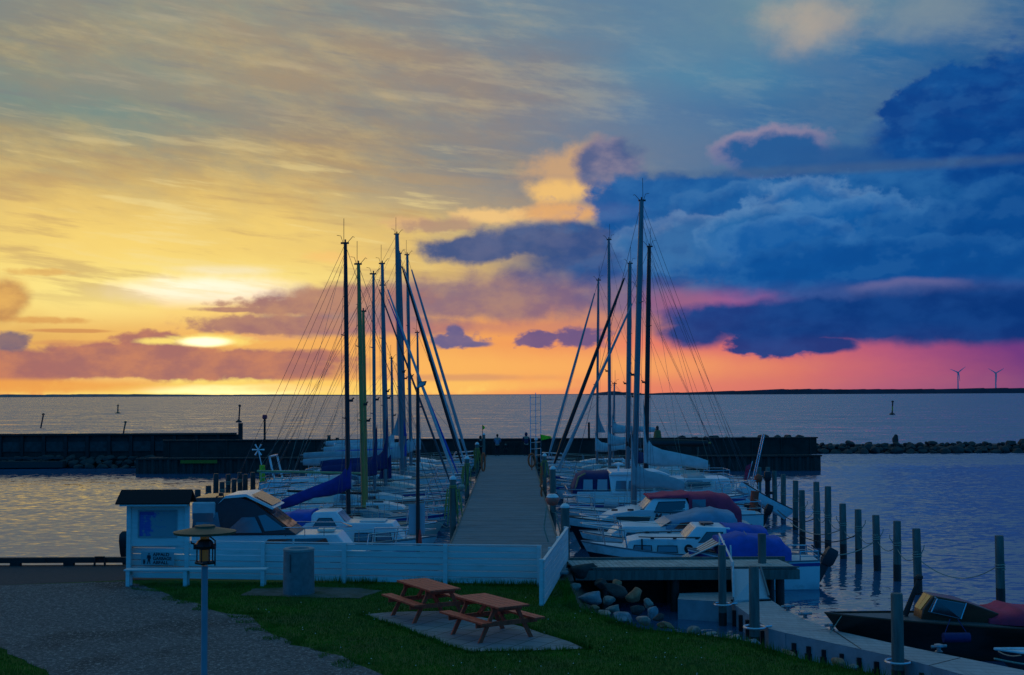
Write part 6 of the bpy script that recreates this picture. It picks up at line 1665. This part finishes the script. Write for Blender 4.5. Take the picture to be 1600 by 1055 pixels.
T.append(sailboat(1, 67.6, 10.4, 3.2, 1.1, (1014,386), 1008.5, .135, blackm, 'sailing boat with the thick black mast and long pale sail cover, right of the pier', white, bluep, furl=None, cover=lightc, boom_end=1108, windows=4, fr=.09, stays=4, cover_h=.8, climb=1.4, boom_z=1.1, boom_sag=-.35))
T.append(sailboat(1, 71.8, 9.8, 3.1, 1.05, (997,448), 991.5, .105, alu, 'sailing boat with a grey mast close behind the tallest right mast', white, None, furl=greyc, cover=navy, boom_end=1060, windows=3, fr=.10, hood=lightc, frac=.98))
T.append(sailboat(1, 76.4, 10.4, 3.2, 1.1, (984,412), 980.5, .15, alu, 'sailing boat with stout grey mast and black furled jib, right of the pier', white, bluep, furl=blackm, cover=blackm, boom_end=1110, windows=4, fr=.13, boom_z=1.6, boomm=goldm, hood=None))
T.append(sailboat(1, 81.6, 10.0, 3.1, 1.05, (951,375), 952.5, .11, alu, 'sailing boat with a tall slender grey mast left of the crowded right masts', cream, None, furl=None, cover=lightc, boom_end=1010, windows=3, boom_z=1.6))
T.append(sailboat(1, 87.4, 9.2, 3.0, 1.0, (935,438), 932.5, .09, alu, 'sailing boat with the leftmost mast right of the pier and a grey hanging sail', white, None, furl=greyc, cover=lightc, boom_end=1005, windows=3, fr=.10))
hanging_sail(T[5][0], T[5][2], ((934,642),(937,655),(946,676),(934,676)), 87.4, greyc)
T.append(sailboat(1, 93.6, 9.8, 3.1, 1.05, (960,600), 958, .08, alu, 'last sailing boat of the right side with a short mast, close to the wall', white, None, furl=None, cover=lightc, boom_end=1024, windows=3, boom_z=2.0))
# gear on the outer ends of the right boats: boarding ladder, radar, outboard, red buoy, flag
def gear(b, m, loc, name, label, cat): return small(name, label, cat, b, m, loc)
root, h, lx = T[1]; sx = -h.L / 2
MB().tube([(sx + .3, .5, 1.2), (sx - .35, .5, 4.0)], .03, 6).tube([(sx + .3, 0, 1.2), (sx - .35, 0, 4.0)], .03, 6).tube([(sx - .1, .5, 3.0), (sx - .1, 0, 3.0)], .02, 5).build('stern_arch', steel, root)
MB().lathe([(.02,-.25),(.2,-.12),(.2,.12),(.02,.25)], 12, (sx + .1, 1.0, 1.75)).build('red_buoy', mat('buoy_orange_red', (.5,.06,.02), .6), root, 60)
outboard(root, sx - .3, 1.5, s=1.0, y=.9)
b = MB().tube([(sx + .6, 0, 1.2), (sx + .2, 0, 2.6)], .02, 5); b.build('flag_staff', white, root)
rows = [[(sx + .25 + .12 * k / 4 + .02 * math.sin(k), .05 * math.sin(k * 1.6), 2.5 - .2 * k), (sx + .55 + .12 * k / 4, .06 * math.sin(k * 1.6 + 1), 2.35 - .2 * k)] for k in range(5)]
MB().loft(rows).build('ensign', redc, root)
root, h, lx = T[0]; sx = -h.L / 2
outboard(root, sx - .15, .9, s=.9, y=.4, tilt=.4)
MB().tube([(sx + .1, -.6, 1.0), (sx, -.6, 1.9)], .18, 8).build('red_life_buoy', mat('buoy_orange_red', (.5,.06,.02)), root, 60)

# ------------------------------------------------------------ dark wooden motorboat on the right
L = 9.6; p = at(1312, 962, .95); Y = p.y + .3
root = thing('wooden_motorboat', 'dark mahogany motorboat with a slanted windscreen painted sunset-orange and red cockpit cover, lower right', 'motorboat', (p.x + L / 2, Y, 0), PI + .015)
h = Hull(L, 2.5, .72, sw=.8, rise=.34, full=1.7, rake=.075, draft=.35); h.build(root, mat('black_brown_hull', (.018,.012,.010), .28, var=.3, stretch=(.3,3,3)), mat('grey_foredeck', (.10,.105,.105), .6, var=.2), None, railm=woodh)
lx = lambda Xw: (p.x + L / 2) - Xw
X = lambda px: lx(at(px, 950, Y=Y - .6).x); Z = lambda py: at(1480, py, Y=Y - .6).z
zd = .80
w, window, front = house(root, [(X(1590), zd - .05), (X(1568), Z(962)), (X(1512), Z(942)), (X(1463), Z(933)), (X(1447), Z(955)), (X(1444), zd)], .62, .52, zd, Z(933), woodh, 'wheelhouse', .5)
window([(X(1499), Z(966)), (X(1455), Z(957)), (X(1466), Z(938)), (X(1507), Z(945))], win, 'side_window', fr=(.02, alu))
front(X(1446), Z(957), X(1462), Z(935), mat('painted_reflection', (1.,.42,.08), .08), .08, 2)  # sunset reflection put into the panes as plain orange colour
MB().tube([(X(1456), .50, Z(957)), (X(1466), .48, Z(937)), (X(1462), .46, Z(934))], .02, 6).build('window_pillar', steel, root)
MB().tube([(X(1500), .60, Z(967)), (X(1510), .56, Z(943))], .018, 6).build('window_pillar', steel, root)
canopy(root, [(X(1700), .6, zd, zd + .15), (X(1640), .9, zd, Z(958)), (X(1590), .95, zd, Z(951)), (X(1562), .8, zd, Z(957)), (X(1545), .6, zd, Z(966))], redc, 'cockpit_cover')
b = MB(); b.tube([(X(1425), 0, Z(968)), (X(1449), 0, Z(909))], [.075, .05], 8); b.tube([(X(1437), 0, Z(935)), (X(1452), .1, Z(930))], .02, 5); b.lathe([(.03,0),(.09,.04),(.09,.1),(.03,.14)], 8, (X(1449), 0, Z(912))); b.build('anchor_davit', darkw, root, 50)
q = at(1490, 985, Y=Y - 1.2)
MB().tube([(lx(q.x) - .3, 1.28, .62), (lx(q.x) + .3, 1.28, .62)], .11, 10).tube([(lx(q.x) - .3, 1.28, .62), (lx(q.x) - .12, 1.05, 1.0)], .012, 4).tube([(lx(q.x) + .3, 1.28, .62), (lx(q.x) + .05, 1.05, 1.0)], .012, 4).build('fender', navy, root, 60)
MB().tube([h.edge(.97, 1), h.edge(.97, 1) + V3(.35, .1, -.45)], .012, 4).build('bow_line', rope, root)
a = at(1345, 990, Y=30); q = at(1300, 984, PZt)
line(at(1328, 966, .85), (q.x, q.y, PZt + .12), .05, .012, rope, 'bow line from the dark wooden motorboat to the pontoon cleat')
line((10.0, 26.9, PZt + .1), (13.5, 27.8, .5), .2, .02, rope, 'pale line lying low on the water between the pontoon and the dark motorboat')
# bow of another small boat at the right edge
p = at(1580, 1026, .5)
root = thing('white_dinghy', 'bow of a small white boat with dark hull just entering at the lower right edge', 'dinghy', (p.x + 2.3, p.y + .3, 0), PI - .1)
h = Hull(4.6, 1.3, .42, full=1.8, draft=.2, rise=.3); h.build(root, darkhull, white, None, railm=white)
house(root, [(-.8, .5), (-.7, .95), (.5, .9), (.9, .52)], .6, .5, .5, .95, white, 'foredeck_box', .8)
line(at(1560, 1018, .55), at(1595, 1024, .7), .05, .015, rope, 'short bow line of the small boat at the lower right edge')

# print('objects', len(bpy.data.objects))
